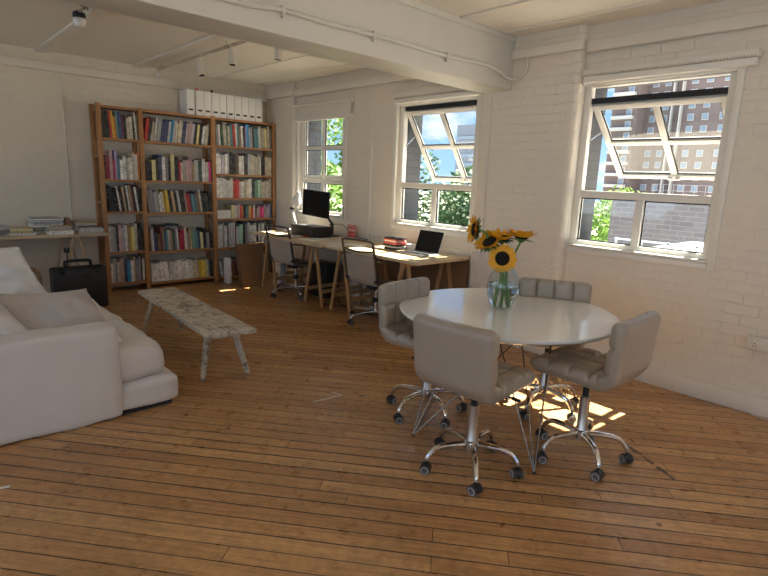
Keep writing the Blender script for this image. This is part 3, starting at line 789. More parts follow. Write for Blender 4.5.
# boards under the desk
b = MB(); b.box((4.335, 3.43, .13), (4.355, 4.86, .74)); tag(b.build('backing_board', 'card'), 'brown board standing against the wall beneath the laptop desk', 'board')
# brown open box / bag beside bookcase
t = thing('paper_bag', 'tall brown paper bag standing between bookcase and far desk', 'bag', (3.62, 6.68, 0), math.radians(-12))
b = MB()
P0 = [(-.13, -.10), (.13, -.10), (.13, .10), (-.13, .10)]; P1 = [(-.18, -.13), (.15, -.15), (.17, .13), (-.17, .13)]
vs = [(x, y, 0) for x, y in P0] + [(x, y, z) for (x, y), z in zip(P1, (.58, .62, .60, .56))] + [(x * .95, y * .95, z) for (x, y), z in zip(P1, (.58, .62, .60, .56))] + [(x * .95, y * .95, .01) for x, y in P0]
b.add(vs, [(3, 2, 1, 0)] + [(i, (i + 1) % 4, 4 + (i + 1) % 4, 4 + i) for i in range(4)] + [(4 + i, 4 + (i + 1) % 4, 8 + (i + 1) % 4, 8 + i) for i in range(4)] + [(8 + i, 8 + (i + 1) % 4, 12 + (i + 1) % 4, 12 + i) for i in range(4)] + [(12, 13, 14, 15)])
b.build('bag_body', 'card', t)
b = MB(); b.tube(smooth_path([(-.06, -.135, .56), (-.04, -.14, .66), (.02, -.14, .66), (.04, -.135, .57)]), .004, 6); b.build('handle', 'card', t)
b = MB(); b.box((-.03, -.02, 0), (.03, .10, .36)); tag(b.build('white_folder_box', 'paper', loc=(3.425, 6.93, 0), bevel=.004), 'pale box of papers on the floor before the bookcase bottom shelf', 'box')
b = MB(); b.box((-.045, -.1, 0), (.045, .1, .50)); tag(b.build('grey_panel_box', 'b_light grey', loc=(3.93, 6.42, 0), bevel=.006), 'pale grey narrow box under the far desk behind the swivel chair', 'box')
b = MB(); b.box((-.11, -.22, 0), (.11, .22, .44)); tag(b.build('computer_tower', 'black', loc=(4.10, 5.62, .0), bevel=.008), 'black computer tower on the floor under the far desk', 'computer')

# ------------------------------------------------------------------ things on the far desk
# monitor
mo = thing('monitor', 'black flat-screen monitor on an arm in front of the far window', 'monitor', (4.10, 5.72, DZ))
Rm = Matrix.Translation((-.06, -.03, .415)) @ Matrix.Rotation(math.radians(3), 4, 'X') @ Matrix.Rotation(math.radians(6), 4, 'Z')
b = MB(); b.box((-.03, -.25, -.165), (-.008, .25, .165), 0, Rm); b.box((-.008, -.15, -.08), (.02, .15, .09), 0, Rm); b.build('screen_housing', 'black', mo, bevel=.004)
b = MB(); b.box((-.0315, -.24, -.150), (-.0302, .24, .155), 0, Rm); b.build('screen_panel', 'screen', mo)
b = MB(); b.bar((-.02, -.02, .40), (.13, -.10, .16), .045, .03); b.bar((.13, -.10, .17), (.13, -.10, .0), .035, .03); b.build('arm', 'black', mo)
b = MB(); b.box((.055, -.20, 0), (.19, .02, .012)); b.build('foot', 'black', mo, bevel=.004)
def drawer_box(x, y, w, d, h, z, label, rz=0, n=3):
    t = thing('letter_tray', label, 'letter tray', (x, y, z), rz)
    b = MB(); b.box((-d / 2, -w / 2, 0), (d / 2, w / 2, h)); b.build('housing', 'black', t, bevel=.003)
    for k in range(n):
        z0 = .006 + (h - .012) * k / n; z1 = .006 + (h - .012) * (k + 1) / n - .004
        b = MB(); b.box((-d / 2 - .003, -w / 2 + .008, z0), (-d / 2 + .002, w / 2 - .008, z1)); b.build('drawer', 'blackm', t)
    return t
drawer_box(4.01, 5.90, .30, .26, .13, DZ, 'black letter trays stacked left of the monitor stand')
drawer_box(3.99, 5.61, .25, .26, .135, DZ, 'plain black box right of the monitor stand on the far desk', n=1)
b = MB(); b.box((0, 0, 0), (.20, .16, .006)); tag(b.build('silver_tablet', 'silver', loc=(3.90, 5.80, DZ + .1305), bevel=.002), 'silver tablet lying on the black letter trays', 'tablet')
b = MB(); b.box((-.105, -.15, 0), (.105, .15, .012)); o = b.build('grey_laptop', 'silver', loc=(3.74, 5.80, DZ + .001), bevel=.003); o.rotation_euler.z = .15; tag(o, 'closed silver laptop lying near the edge of the far desk', 'laptop')
b = MB(); b.box((-.04, -.05, 0), (.04, .05, .018)); tag(b.build('red_box', 'b_red', loc=(3.845, 5.66, DZ + .001), bevel=.002), 'small red box in front of the black trays', 'box')
b = MB(); b.box((-.15, -.11, 0), (.15, .11, .004)); o = b.build('paper_sheet', 'whitem', loc=(3.78, 5.38, DZ + .001)); o.rotation_euler.z = .3; tag(o, 'white sheets of paper right of the black box on the desk', 'paper')
b = MB(); b.box((-.09, -.13, 0), (.09, .13, .03)); o = b.build('paper_stack', 'paper', loc=(4.06, 6.26, DZ + .001)); tag(o, 'low stack of paper beside the desk lamp', 'paper')
b = MB(); b.bar((0, 0, 0), (-.02, 0, .17), .008, .15, up=(0, 1, 0)); b.v = [(x, y, z + .002) for x, y, z in b.v]
o = b.build('red_folder', 'redpat', loc=(4.30, 5.30, DZ)); o.rotation_euler = (0, .12, 0)
tag(o, 'red patterned card leaning on the wall between far and middle windows', 'folder')
# anglepoise lamp
t = thing('desk_lamp', 'white anglepoise desk lamp at the far end of the desk by the window', 'lamp', (4.16, 6.33, DZ))
b = MB(); b.lathe([(.085, 0), (.085, .015), (.03, .03), (.012, .05)], 24); b.build('base', 'white', t)
b = MB()
for dy in (-.012, .012): b.tube([(0, dy, .04), (.03, .17 + dy, .30)], .006, 8)
b.build('lower_arm', 'white', t)
b = MB()
for dy in (-.012, .012): b.tube([(.03, .17, .30 + dy), (-.02, -.01, .43 + dy)], .006, 8)
b.build('upper_arm', 'white', t)
b = MB(); b.cyl((.03, .14, .30), (.03, .20, .30), .02, 12); b.build('joint', 'blackm', t)
b = MB(); Rm = Matrix.Translation((-.02, -.04, .47)) @ Matrix.Rotation(math.radians(14), 4, 'X')
b.lathe([(.022, .08), (.030, .07), (.032, .02), (.05, -.01), (.082, -.10), (.080, -.10), (.048, -.012), (.0, .0)], 24, mx=Rm, cap=False); b.build('lamp_shade', 'white', t)
b = MB(); b.tube([(0, 0, .05), (.01, .06, .13)], .009, 8); b.build('spring', 'alu', t)
# ------------------------------------------------------------------ laptop desk
t = thing('laptop', 'open silver laptop with dark screen at the right end of the desk', 'laptop', (4.03, 3.845, DZ + .001), math.radians(2))
b = MB(); b.box((-.12, -.17, 0), (.12, .17, .014)); b.build('laptop_base', 'silver', t, bevel=.004)
b = MB(); b.box((-.05, -.15, .0135), (.085, .15, .0155)); b.build('keyboard', 'keys', t)
b = MB(); b.box((-.11, -.05, .0135), (-.06, .05, .0148)); b.build('trackpad', 'silver', t)
Rm = Matrix.Translation((.118, 0, .012)) @ Matrix.Rotation(math.radians(20), 4, 'Y')
b = MB(); b.box((0, -.17, 0), (.007, .17, .235), 0, Rm); b.build('lid', 'silver', t, bevel=.002)
b = MB(); b.box((-.0015, -.165, .004), (.0, .165, .232), 0, Rm); b.build('screen_panel', 'screen', t)
stk = [('red', .026), ('white', .022), ('black', .026), ('cream', .018)]
z = DZ + .001
for i, (c, h) in enumerate((('black', .024), ('white', .014), ('black', .024), ('red', .022), ('white', .012), ('red', .02), ('black', .016))):
    b = MB(); w = .20 - .01 * (i % 3); b.box((-.08, -w / 2, 0), (.08, w / 2, h - .001)); o = b.build('book', ['redpat' if c == 'red' else 'b_' + c], loc=(4.08 - .006 * (i % 2), 4.25 + .006 * (i % 3), z), bevel=.002)
    o.rotation_euler.z = .04 * (i % 3 - 1)
    tag(o, f'{c} book lying flat left of the open laptop, ' + ['bottom of its stack', 'second from the bottom', 'third from the bottom', 'middle of its stack', 'third from the top', 'second from the top', 'top of its stack'][i] if i != 3 else 'red book lying flat left of the open laptop, fourth from the bottom', 'book', 'books stacked by the open laptop'); z += h
b = MB()
for k in range(3): b.box((-.09 - .004 * (k % 2), -.12 + .006 * (k % 3), k * .022), (.09, .12 - .005 * (k % 2), k * .022 + .020))
tag(b.build('paper_stack', 'paper', loc=(4.26, 4.06, DZ + .001)), 'stack of white papers between the patterned books and laptop screen', 'papers')
b = MB(); b.box((-.09, -.12, 0), (.09, .12, .006)); tag(b.build('notepad', 'whitem', loc=(3.9, 4.72, DZ + .001), bevel=.001), 'thin white notepad behind the second swivel chair top', 'notepad')
pipe('cable', 'thin dark cable trailing from the monitor along the desk wall', smooth_path([(4.13, 5.55, .93), (4.25, 5.44, .94), (4.30, 5.36, .87), (4.32, 5.2, .80), (4.33, 5.0, .785)]), .004, m='blackm')
for i, pts in enumerate(([(4.2, 5.4, .74), (4.1, 5.3, .35), (4.0, 5.15, .03), (3.95, 4.9, .008), (4.1, 4.6, .008), (4.2, 4.4, .01)], [(4.25, 5.0, .74), (4.2, 4.95, .3), (4.05, 4.8, .02), (3.9, 4.95, .008), (3.8, 5.2, .008)], [(4.2, 4.7, .74), (4.15, 4.6, .4), (4.2, 4.5, .1), (4.1, 4.3, .01), (3.9, 4.5, .008)])):
    pipe('cable', ['black cable falling behind the left trestle onto the floor', 'black cable looping on the floor between the two trestles', 'black cable behind the second swivel chair under the desk'][i], smooth_path(pts), .005, m='blackm')
b = MB(); b.box((-.03, -.15, 0), (.03, .15, .035)); tag(b.build('power_strip', 'white', loc=(4.15, 4.55, .001), bevel=.004), 'white power strip on the floor under the laptop desk', 'power strip')

# ------------------------------------------------------------------ left desk magazines
def stack(x, y, z, items, rz=0, label='', name='magazine', cat='magazine', group=''):
    rnd = random.Random(int(x * 1000)); n = len(items)
    for i, (c, w, d, h) in enumerate(items):
        b = MB(); b.box((-w / 2, -d / 2, 0), (w / 2, d / 2, h - .0008)); o = b.build(name, ['b_' + c], loc=(x + rnd.uniform(-.008, .008), y + rnd.uniform(-.008, .008), z), bevel=.001, seg=1)
        o.rotation_euler.z = rz + rnd.uniform(-.08, .08)
        pos = 'bottom' if i == 0 else 'top' if i == n - 1 else NUM[i] + ' up'
        tag(o, f'{c} {name.replace("_", " ")}, {pos} of {label}', cat, group); z += h
    return z
LZ = .791
stack(.83, 6.93, LZ, [('cream', .20, .26, .012), ('grey', .17, .2, .05), ('light grey', .12, .15, .04)], .2, 'the small pile at the left edge of the back desk', group='pile at the left edge')
stack(1.02, 6.93, LZ, [('white', .28, .24, .012), ('white', .26, .22, .012), ('tan', .21, .2, .022), ('pale yellow', .2, .2, .022), ('tan', .2, .18, .012)], -.05, 'the low olive pile on the back desk', group='low olive pile')
stack(1.30, 7.14, LZ, [(c, .30, .22, .013) for c in ('white', 'grey', 'light grey', 'white', 'grey', 'white', 'light grey', 'white', 'grey', 'white', 'light grey', 'white', 'grey')], .03, 'the tall magazine pile on the back desk', group='tall magazine pile')
stack(1.37, 6.88, LZ, [('white', .25, .2, .022), ('white', .25, .2, .022), ('tan', .20, .18, .018), ('light grey', .22, .18, .018), ('tan', .18, .15, .012)], -.03, 'the front pile left of the pale trestle', group='front magazine pile')
stack(1.68, 6.90, LZ, [('cream', .27, .24, .030), ('white', .26, .22, .015), ('light grey', .25, .2, .010), ('white', .22, .2, .010), ('maroon', .20, .18, .008)], .04, 'the pile nearest the bookcase', group='right end magazine pile')
stack(1.70, 7.20, LZ, [('white', .22, .18, .06), ('light grey', .22, .18, .03), ('tan', .27, .18, .022)], 0, 'the pile by the bookcase wall', group='pile by the bookcase')
b = MB(); b.lathe([(.0, 0), (.03, .0), (.045, .04), (.045, .12), (.03, .16), (0, .17)], 16, cap=False); tag(b.build('dark_pouch', 'b_brown', loc=(1.50, 7.12, LZ)), 'small dark pouch wedged beside the tall magazine pile', 'pouch')

# black equipment case
t = thing('equipment_case', 'black hard-shell case standing on the floor under the back desk', 'case', (1.45, 6.52, 0))
b = MB(); b.box((-.265, -.10, .005), (.265, -.002, .46)); b.build('front_shell', 'black', t, bevel=.022, seg=3)
b = MB(); b.box((-.262, .002, .005), (.262, .11, .46)); b.build('rear_shell', 'black', t, bevel=.022, seg=3)
b = MB(); b.box((-.16, -.108, .34), (.10, -.098, .385)); b.box((-.2, -.106, .06), (.2, -.098, .30)); b.build('raised_panel', 'blackm', t, bevel=.004)
b = MB(); b.tube(smooth_path([(-.125, 0, .45), (-.125, 0, .50), (-.10, 0, .528), (.10, 0, .528), (.125, 0, .50), (.125, 0, .45)]), .017, 10); b.build('handle', 'blackm', t)
for x in (-.18, .18):
    b = MB(); b.box((x - .03, -.112, .40), (x + .03, -.095, .475)); b.build('latch', 'blackm', t, bevel=.005)
b = MB(); b.lathe([(0, -.035), (.024, -.026), (.034, 0), (.024, .026), (0, .035)], 16, c=(0, 0, .62), cap=False); b.cyl((0, 0, .0), (0, 0, .59), .006, 8)
tag(b.build('ball_topped_rod', 'blackm', loc=(1.40, 6.74, 0)), 'black ball on a thin rod standing behind the black case', 'rod')

# cane chair behind the sofa
t = thing('cane_chair', 'bentwood cane chair with white pad half hidden behind the sofa', 'chair', (.72, 5.95, 0), math.radians(6))
for sy in (-.26, .26):
    b = MB(); b.tube(smooth_path([(-.30, sy, .02), (-.30, sy, .45), (-.28, sy, .58), (-.18, sy, .625), (.10, sy, .615), (.19, sy, .56), (.205, sy, .40), (.205, sy, .02)], 8), .018, 10); b.build('arm_frame', 'cane', t)
b = MB(); b.tube([(.20, -.26, .32), (.20, .26, .32)], .014, 10); b.tube([(-.30, -.26, .32), (-.30, .26, .32)], .014, 10); b.tube([(-.30, -.26, .32), (.2, -.26, .32)], .012, 10); b.tube([(-.30, .26, .32), (.2, .26, .32)], .012, 10); b.build('seat_rail', 'cane', t)

# ------------------------------------------------------------------ soft furnishings
def pillow(name, w, h, t, mats, parent=None, seed=0, n=26, pinch=.06, wr=.012, seam=True, sag=0):
    """square cushion lying in its own x/z plane, thickness along y"""
    vs = []; fs = []; idx = {}
    for side in (1, -1):
        for i in range(n + 1):
            for j in range(n + 1):
                u = -1 + 2 * i / n; v = -1 + 2 * j / n
                if (i in (0, n) or j in (0, n)) and side == -1: idx[(side, i, j)] = idx[(1, i, j)]; continue
                e = ((1 - abs(u) ** 3) * (1 - abs(v) ** 3)) ** .5
                px = u * (1 - pinch * (1 - v * v) * (abs(u) ** 2)); pz = v * (1 - pinch * (1 - u * u) * (abs(v) ** 2))
                p = V((px * w / 2, side * e * t / 2, pz * h / 2))
                q = noise.noise(V((px * 2.2 + seed, pz * 2.2, side * 3))) * wr * 2 + noise.noise(V((px * 6 + seed, pz * 5, side))) * wr * .8
                p.y += side * q * (e ** .5 if e > 0 else 0)
                fold = max(0, abs(u * v) - .35)
                p.y += side * math.sin((abs(u) - abs(v)) * 22 + seed) * fold * wr * .8
                if sag: p.z -= sag * (1 - u * u) * (v + 1) * .5
                idx[(side, i, j)] = len(vs); vs.append(p)
    for side in (1, -1):
        for i in range(n):
            for j in range(n):
                f = (idx[(side, i, j)], idx[(side, i + 1, j)], idx[(side, i + 1, j + 1)], idx[(side, i, j + 1)])
                fs.append(f if side == -1 else f[::-1])
    b = MB(); b.add(vs, fs, 0, True); o = b.build(name, mats, parent, angle=80)
    return o
def soft_box(name, a, c, mats, parent=None, ex=.28, seed=0, wr=.008, n=14, crown=0.0, base=None, puff=0):
    """slipcovered block: rounded edges, slightly crowned top, wrinkled"""
    bm = bmesh.new(); bmesh.ops.create_cube(bm, size=2)
    bmesh.ops.subdivide_edges(bm, edges=bm.edges[:], cuts=n, use_grid_fill=True)
    cx = (V(a) + V(c)) / 2; s = (V(c) - V(a)) / 2; r = ex
    for vtx in bm.verts:
        p = vtx.co.copy(); q = V((p.x * s.x, p.y * s.y, p.z * s.z))
        inner = V([max(-(s[k] - r), min(s[k] - r, q[k])) if s[k] > r else 0 for k in range(3)])
        # push to rounded surface
        d = q - inner
        if d.length > 1e-6:
            lim = V([min(r, s[k]) for k in range(3)])
            dn = d.normalized(); sc_ = 1 / math.sqrt(sum((dn[k] / lim[k]) ** 2 for k in range(3)))
            if d.length > 0: q = inner + dn * sc_
        if crown and p.z > 0: q.z += crown * (1 - p.x ** 2) * (1 - p.y ** 2) * p.z
        if puff: q.x += puff * (1 - p.y ** 2) * (1 - p.z ** 2) * p.x; q.y += puff * (1 - p.x ** 2) * (1 - p.z ** 2) * p.y
        nn = noise.noise(V((q.x * 3 + seed, q.y * 3, q.z * 3))) * wr * 1.6 + noise.noise(V((q.x * 9 + seed, q.y * 9, q.z * 7))) * wr * .6
        if d.length > 1e-6: q += d.normalized() * nn
        vtx.co = q
    me = bpy.data.meshes.new(name); bm.to_mesh(me); bm.free()
    for p in me.polygons: p.use_smooth = True
    me.materials.append(M[mats]); o = bpy.data.objects.new(name, me); COL.objects.link(o)
    if parent is not None: o.parent = parent; o.location = cx - parent.location
    else: o.location = cx
    return o
so = thing('sofa', 'large white slipcovered sofa with loose cushions at the left', 'sofa', (.5, 4.3, 0))
soft_box('side_arm', (-.55, 3.375, .003), (.945, 3.60, .59), 'linen', so, .035, 1, .009, 26)
soft_box('seat_base', (-.5, 3.40, .015), (1.315, 4.36, .20), 'linen', so, .05, 3, .006, 18)
soft_box('seat_base', (-.5, 4.37, .015), (1.31, 5.30, .20), 'linen', so, .05, 4, .006, 18)
soft_box('seat_cushion', (-.2, 3.42, .195), (1.255, 4.36, .415), 'linen', so, .08, 5, .02, 22, .03, puff=.015)
soft_box('seat_cushion', (-.2, 4.37, .195), (1.265, 5.29, .405), 'linen', so, .08, 6, .02, 22, .03, puff=.015)
soft_box('back_frame', (-.62, 3.60, .045), (-.30, 5.30, .70), 'linen', so, .06, 7, .006, 18)
soft_box('side_arm', (-.55, 5.31, .045), (.60, 5.50, .60), 'linen', so, .045, 9, .006, 18)
b = MB()
for x, y in ((-.5, 3.45), (.85, 3.45), (1.18, 3.5), (-.5, 5.2), (1.18, 5.2)): b.box((x - .03 - .5, y - .03 - 4.3, 0), (x + .03 - .5, y + .03 - 4.3, .05))
b.build('feet', 'blackm', so)
b = MB(); b.box((-1.0, -.88, .0), (.76, .95, .02)); b.build('under_frame', 'blackm', so)
def by_corners(o, tl, tr, br, par=None):
    tl, tr, br = V(tl), V(tr), V(br); c = (tl + br) / 2; X = (tr - tl).normalized(); Z = (tr - br); Z = (Z - X * Z.dot(X)).normalized(); Y = Z.cross(X)
    xs = [v.co.x for v in o.data.vertices]; zs = [v.co.z for v in o.data.vertices]
    A_ = (tr - tl) / (max(xs) - min(xs)); B_ = (tr - br) / (max(zs) - min(zs))
    for v in o.data.vertices: v.co = A_ * v.co.x + Y * v.co.y + B_ * v.co.z
    o.location = c - (par.location if par else V((0, 0, 0)))
    return o
p = pillow('back_cushion', .62, .50, .22, 'linen', so, 2, wr=.02); by_corners(p, (-.22, 3.71, .84), (.36, 3.71, .84), (.64, 3.66, .44), so)
p = pillow('back_cushion', .85, .55, .24, 'linen', so, 4, wr=.02); by_corners(p, (-.22, 5.20, .92), (-.22, 4.35, .92), (-.12, 4.35, .42), so)
# loose cushions
p = pillow('cushion', .68, .53, .20, 'linen_g', None, 5, wr=.022, sag=.01); by_corners(p, (.30, 3.86, .79), (.90, 3.88, .745), (1.10, 3.74, .33))
tag(p, 'large greige cushion leaning over the near arm of the white sofa', 'cushion')
p = pillow('cushion', .66, .56, .20, 'linen_b', None, 9, wr=.02); by_corners(p, (.08, 4.70, .95), (.68, 4.80, .93), (.88, 4.74, .48))
tag(p, 'bright white cushion propped up at the far end of the sofa', 'cushion')
p = pillow('cushion', .36, .26, .08, 'linen_b', None, 13, wr=.01); by_corners(p, (.74, 3.66, .49), (1.01, 3.66, .485), (1.11, 3.65, .31))
tag(p, 'small white cushion tucked between near sofa arm and seat', 'cushion')

# ------------------------------------------------------------------ bench
t = thing('bench', 'long low wooden bench with flaking whitish paint in the middle of the floor', 'bench', (1.80, 4.4, 0))
b = MB()
rnd = random.Random(3); L_ = []; R_ = []
yy = [3.53 + i * (5.33 - 3.53) / 16 for i in range(17)]
for i, y in enumerate(yy):
    k = i / 16; xl = 1.580 * (1 - k) + 1.685 * k; xr = 1.955 * (1 - k) + 2.03 * k
    L_.append((xl + rnd.uniform(-.003, .003), y + (.035 if i == 0 else 0))); R_.append((xr + rnd.uniform(-.003, .003), y - (.02 if i == 0 else 0)))
poly = [(x - 1.80, y - 4.4) for x, y in R_] + [(x - 1.80, y - 4.4) for x, y in reversed(L_)]
b.prism(poly, .347, .385); b.build('seat_plank', 'bench', t, bevel=.008, seg=2)
for (fx_, fy, tx, ty) in ((1.585, 3.67, 1.66, 3.72), (1.935, 3.63, 1.86, 3.70), (1.625, 5.09, 1.72, 5.02), (1.98, 5.05, 1.93, 5.0)):
    b = MB(); b.tube([(fx_ - 1.8, fy - 4.4, 0), (tx - 1.8, ty - 4.4, .345)], [.020, .029], 9); b.build('leg', 'bench', t)
b = MB(); b.box((-.15, -.78, .325), (.13, -.70, .342)); b.build('cleat', 'bench', t)

# ------------------------------------------------------------------ swivel chair bases
def caster(parent, x, y, a, R=.03, twin=True, hz=.0, rim=True):
    c = MB(); Rz = Matrix.Translation((x, y, 0)) @ Matrix.Rotation(a, 4, 'Z')
    # hood
    vs = []; n = 10
    for yy in (-.022, .022):
        vs += [(math.cos(PI * k / n) * (R + .004), yy, R + math.sin(PI * k / n) * (R + .006)) for k in range(n + 1)]
    fs = [tuple(range(n, -1, -1)), tuple(range(n + 1, 2 * n + 2))] + [(k, k + 1, n + 2 + k, n + 1 + k) for k in range(n)] + [(n, 0, n + 1, 2 * n + 1)]
    c.add(vs, [tuple(f) for f in fs], 0, False, Rz); c.cyl(Rz @ V((0, 0, R * 2)), Rz @ V((0, 0, R * 2 + .03)), .009, 10)
    o = c.build('caster', 'black', parent)
    for s_ in (-1, 1):
        w = MB(); w.cyl(Rz @ V((0, s_ * .010, R)), Rz @ V((0, s_ * .030, R)), R, 18)
        w2 = w.build('wheel', 'tyre', o)
        if rim:
            w = MB(); ring = [Rz @ V((math.cos(2 * PI * k / 18) * R * .72, s_ * .0305, R + math.sin(2 * PI * k / 18) * R * .72)) for k in range(18)]
            w.tube(ring, .0022, 6, closed=True); w3 = w.build('wheel_rim', 'rim', o)
def star_base(parent, r, n=5, a0=0, zh=.10, leg_r=.014, m='chrome', R=.03, rim=True, flat=False):
    for k in range(n):
        a = a0 + 2 * PI * k / n; d = V((math.cos(a), math.sin(a), 0)); b = MB()
        top = R * 2 + .03
        pts = smooth_path([d * .02 + V((0, 0, zh)), d * r * .45 + V((0, 0, zh + .004)), d * r * .78 + V((0, 0, zh - .006)), d * r * .96 + V((0, 0, top + .012)), d * r + V((0, 0, top - .012))], 5)
        b.tube(pts, [leg_r * (1.25 - .35 * i / len(pts)) for i in range(len(pts))], 10); b.build('leg', m, parent)
        caster(parent, d.x * r, d.y * r, a + (k * 1.3), R, rim=rim)

def shell(path, w0, w1, th, u0, u1, v_t=4, u_t=4, groove=.006, n=30, nv=26, flip=1, dish=.0, rnd=.5):
    """padded slab swept along a side profile path (list of (x,z)); grooves on the sitter's side"""
    P = [V((x, 0, z)) for x, z in path]; cum = [0]
    for i in range(1, len(P)): cum.append(cum[-1] + (P[i] - P[i - 1]).length)
    T = cum[-1]
    def at(s):
        s = max(0, min(T, s)); i = 0
        while i < len(P) - 2 and cum[i + 1] < s: i += 1
        k = (s - cum[i]) / max(1e-9, cum[i + 1] - cum[i]); return P[i].lerp(P[i + 1], k)
    vs = []; fs = []; ring = 2 * (nv + 1)
    for i in range(n + 1):
        s = T * (u0 + (u1 - u0) * i / n); p = at(s); tg = (at(s + .004) - at(s - .004)).normalized(); nr = V((-tg.z, 0, tg.x)) * flip
        e = min(1, (i / n) * T * (u1 - u0) / (th * .55), (1 - i / n) * T * (u1 - u0) / (th * .55)); ee = math.sqrt(max(0, 1 - (1 - e) ** 2))
        W = w0 + (w1 - w0) * (i / n); hw = W / 2 - (1 - ee) * th * .5
        for side in (1, -1):
            for j in range(nv + 1):
                v = -1 + 2 * j / nv
                if side == -1: v = -v
                ev = min(1, (1 - abs(v)) * (W / 2) / (th * .5)); q = math.sqrt(max(0, 1 - (1 - ev) ** 2))
                off = th / 2 * q * (.25 + .75 * ee)
                if side == 1 and groove:
                    gu = abs(((i / n) * u_t) % 1 - .5) * 2; gv = abs((((v + 1) / 2) * v_t) % 1 - .5) * 2
                    gu = gu if 0 < round((i / n) * u_t) < u_t else 0; gv = gv if 0 < round((v + 1) / 2 * v_t) < v_t else 0
                    off -= groove * max(gu ** 7, gv ** 7) - groove * .5
                dp = dish * (v * v)
                pt = p + V((0, v * hw, 0)) + nr * (side * off + dp)
                vs.append(pt)
    for i in range(n):
        for j in range(ring):
            a = i * ring + j; c = i * ring + (j + 1) % ring; fs.append((a, c, c + ring, a + ring))
    fs.append(tuple(range(ring - 1, -1, -1))); fs.append(tuple(n * ring + j for j in range(ring)))
    return vs, [f[::-1] for f in fs] if flip > 0 else fs

def dining_chair():
    t = thing('swivel_chair', 'x', 'chair', (0, 0, 0), 0, 'taupe leather swivel chairs round the white table')
    prof = smooth_path([(.235, 0, .455), (.20, 0, .478), (.05, 0, .478), (-.12, 0, .472), (-.185, 0, .480), (-.222, 0, .520), (-.230, 0, .60), (-.236, 0, .70), (-.246, 0, .818)], 8)
    prof = [(p.x, p.z) for p in prof]
    b = MB(); vs, fs = shell(prof, .45, .46, .075, 0, .58, 4, 4, .022, 52, 52, -1); b.add(vs, fs, 0, True); b.build('seat', 'leather', t, angle=80)
    b = MB(); vs, fs = shell(prof, .47, .50, .072, .475, 1, 4, 3, .022, 52, 52, -1, .014); b.add(vs, fs, 0, True); b.build('backrest', 'leather', t, angle=80)
    b = MB(); b.box((-.11, -.11, .418), (.11, .11, .442)); b.build('mounting_plate', 'blackm', t, bevel=.006)
    b = MB(); b.tube([(.03, .0, .425), (.05, -.12, .415), (.055, -.21, .405)], .005, 8); b.tube([(.055, -.19, .406), (.058, -.235, .402)], .010, 8); b.build('height_lever', 'blackm', t)
    b = MB(); b.lathe([(.036, .125), (.036, .17), (.029, .18), (.029, .37), (.024, .375)], 20); b.build('column', 'steel', t)
    b = MB(); b.lathe([(.017, .24), (.017, .42)], 16); b.build('gas_piston', 'blackm', t)
    b = MB(); b.lathe([(.02, .115), (.042, .12), (.042, .165), (.03, .175)], 20); b.build('hub', 'chrome', t)
    star_base(t, .255, 5, 0, .145, R=.026)
    return t
A = dining_chair(); CG = 'taupe leather swivel chairs round the white table'
A.location = (2.19, 1.625, 0); A.rotation_euler.z = math.radians(4); A['label'] = 'taupe leather swivel chair nearest the camera with its back turned'
cB = dup(A, (2.80, 1.31, 0), math.radians(92), 'taupe swivel chair on the right of the table showing its tufted seat')
cC = dup(A, (2.52, 2.27, 0), math.radians(-84), 'taupe swivel chair at the left end of the white table')
cD = dup(A, (3.23, 1.815, 0), math.radians(208), 'taupe swivel chair behind the white table against the window wall')
for ch_, dz, ph in ((A, .045, 9), (cB, .06, 14), (cC, .05, 37), (cD, .055, 43)):
    for p in ch_.children:
        if p.name.split('.')[0] in ('seat', 'backrest', 'mounting_plate', 'height_lever', 'gas_piston'): p.location.z = dz
        if p.name.split('.')[0] in ('leg', 'caster'): p.rotation_euler.z = math.radians(ph) - ch_.rotation_euler.z

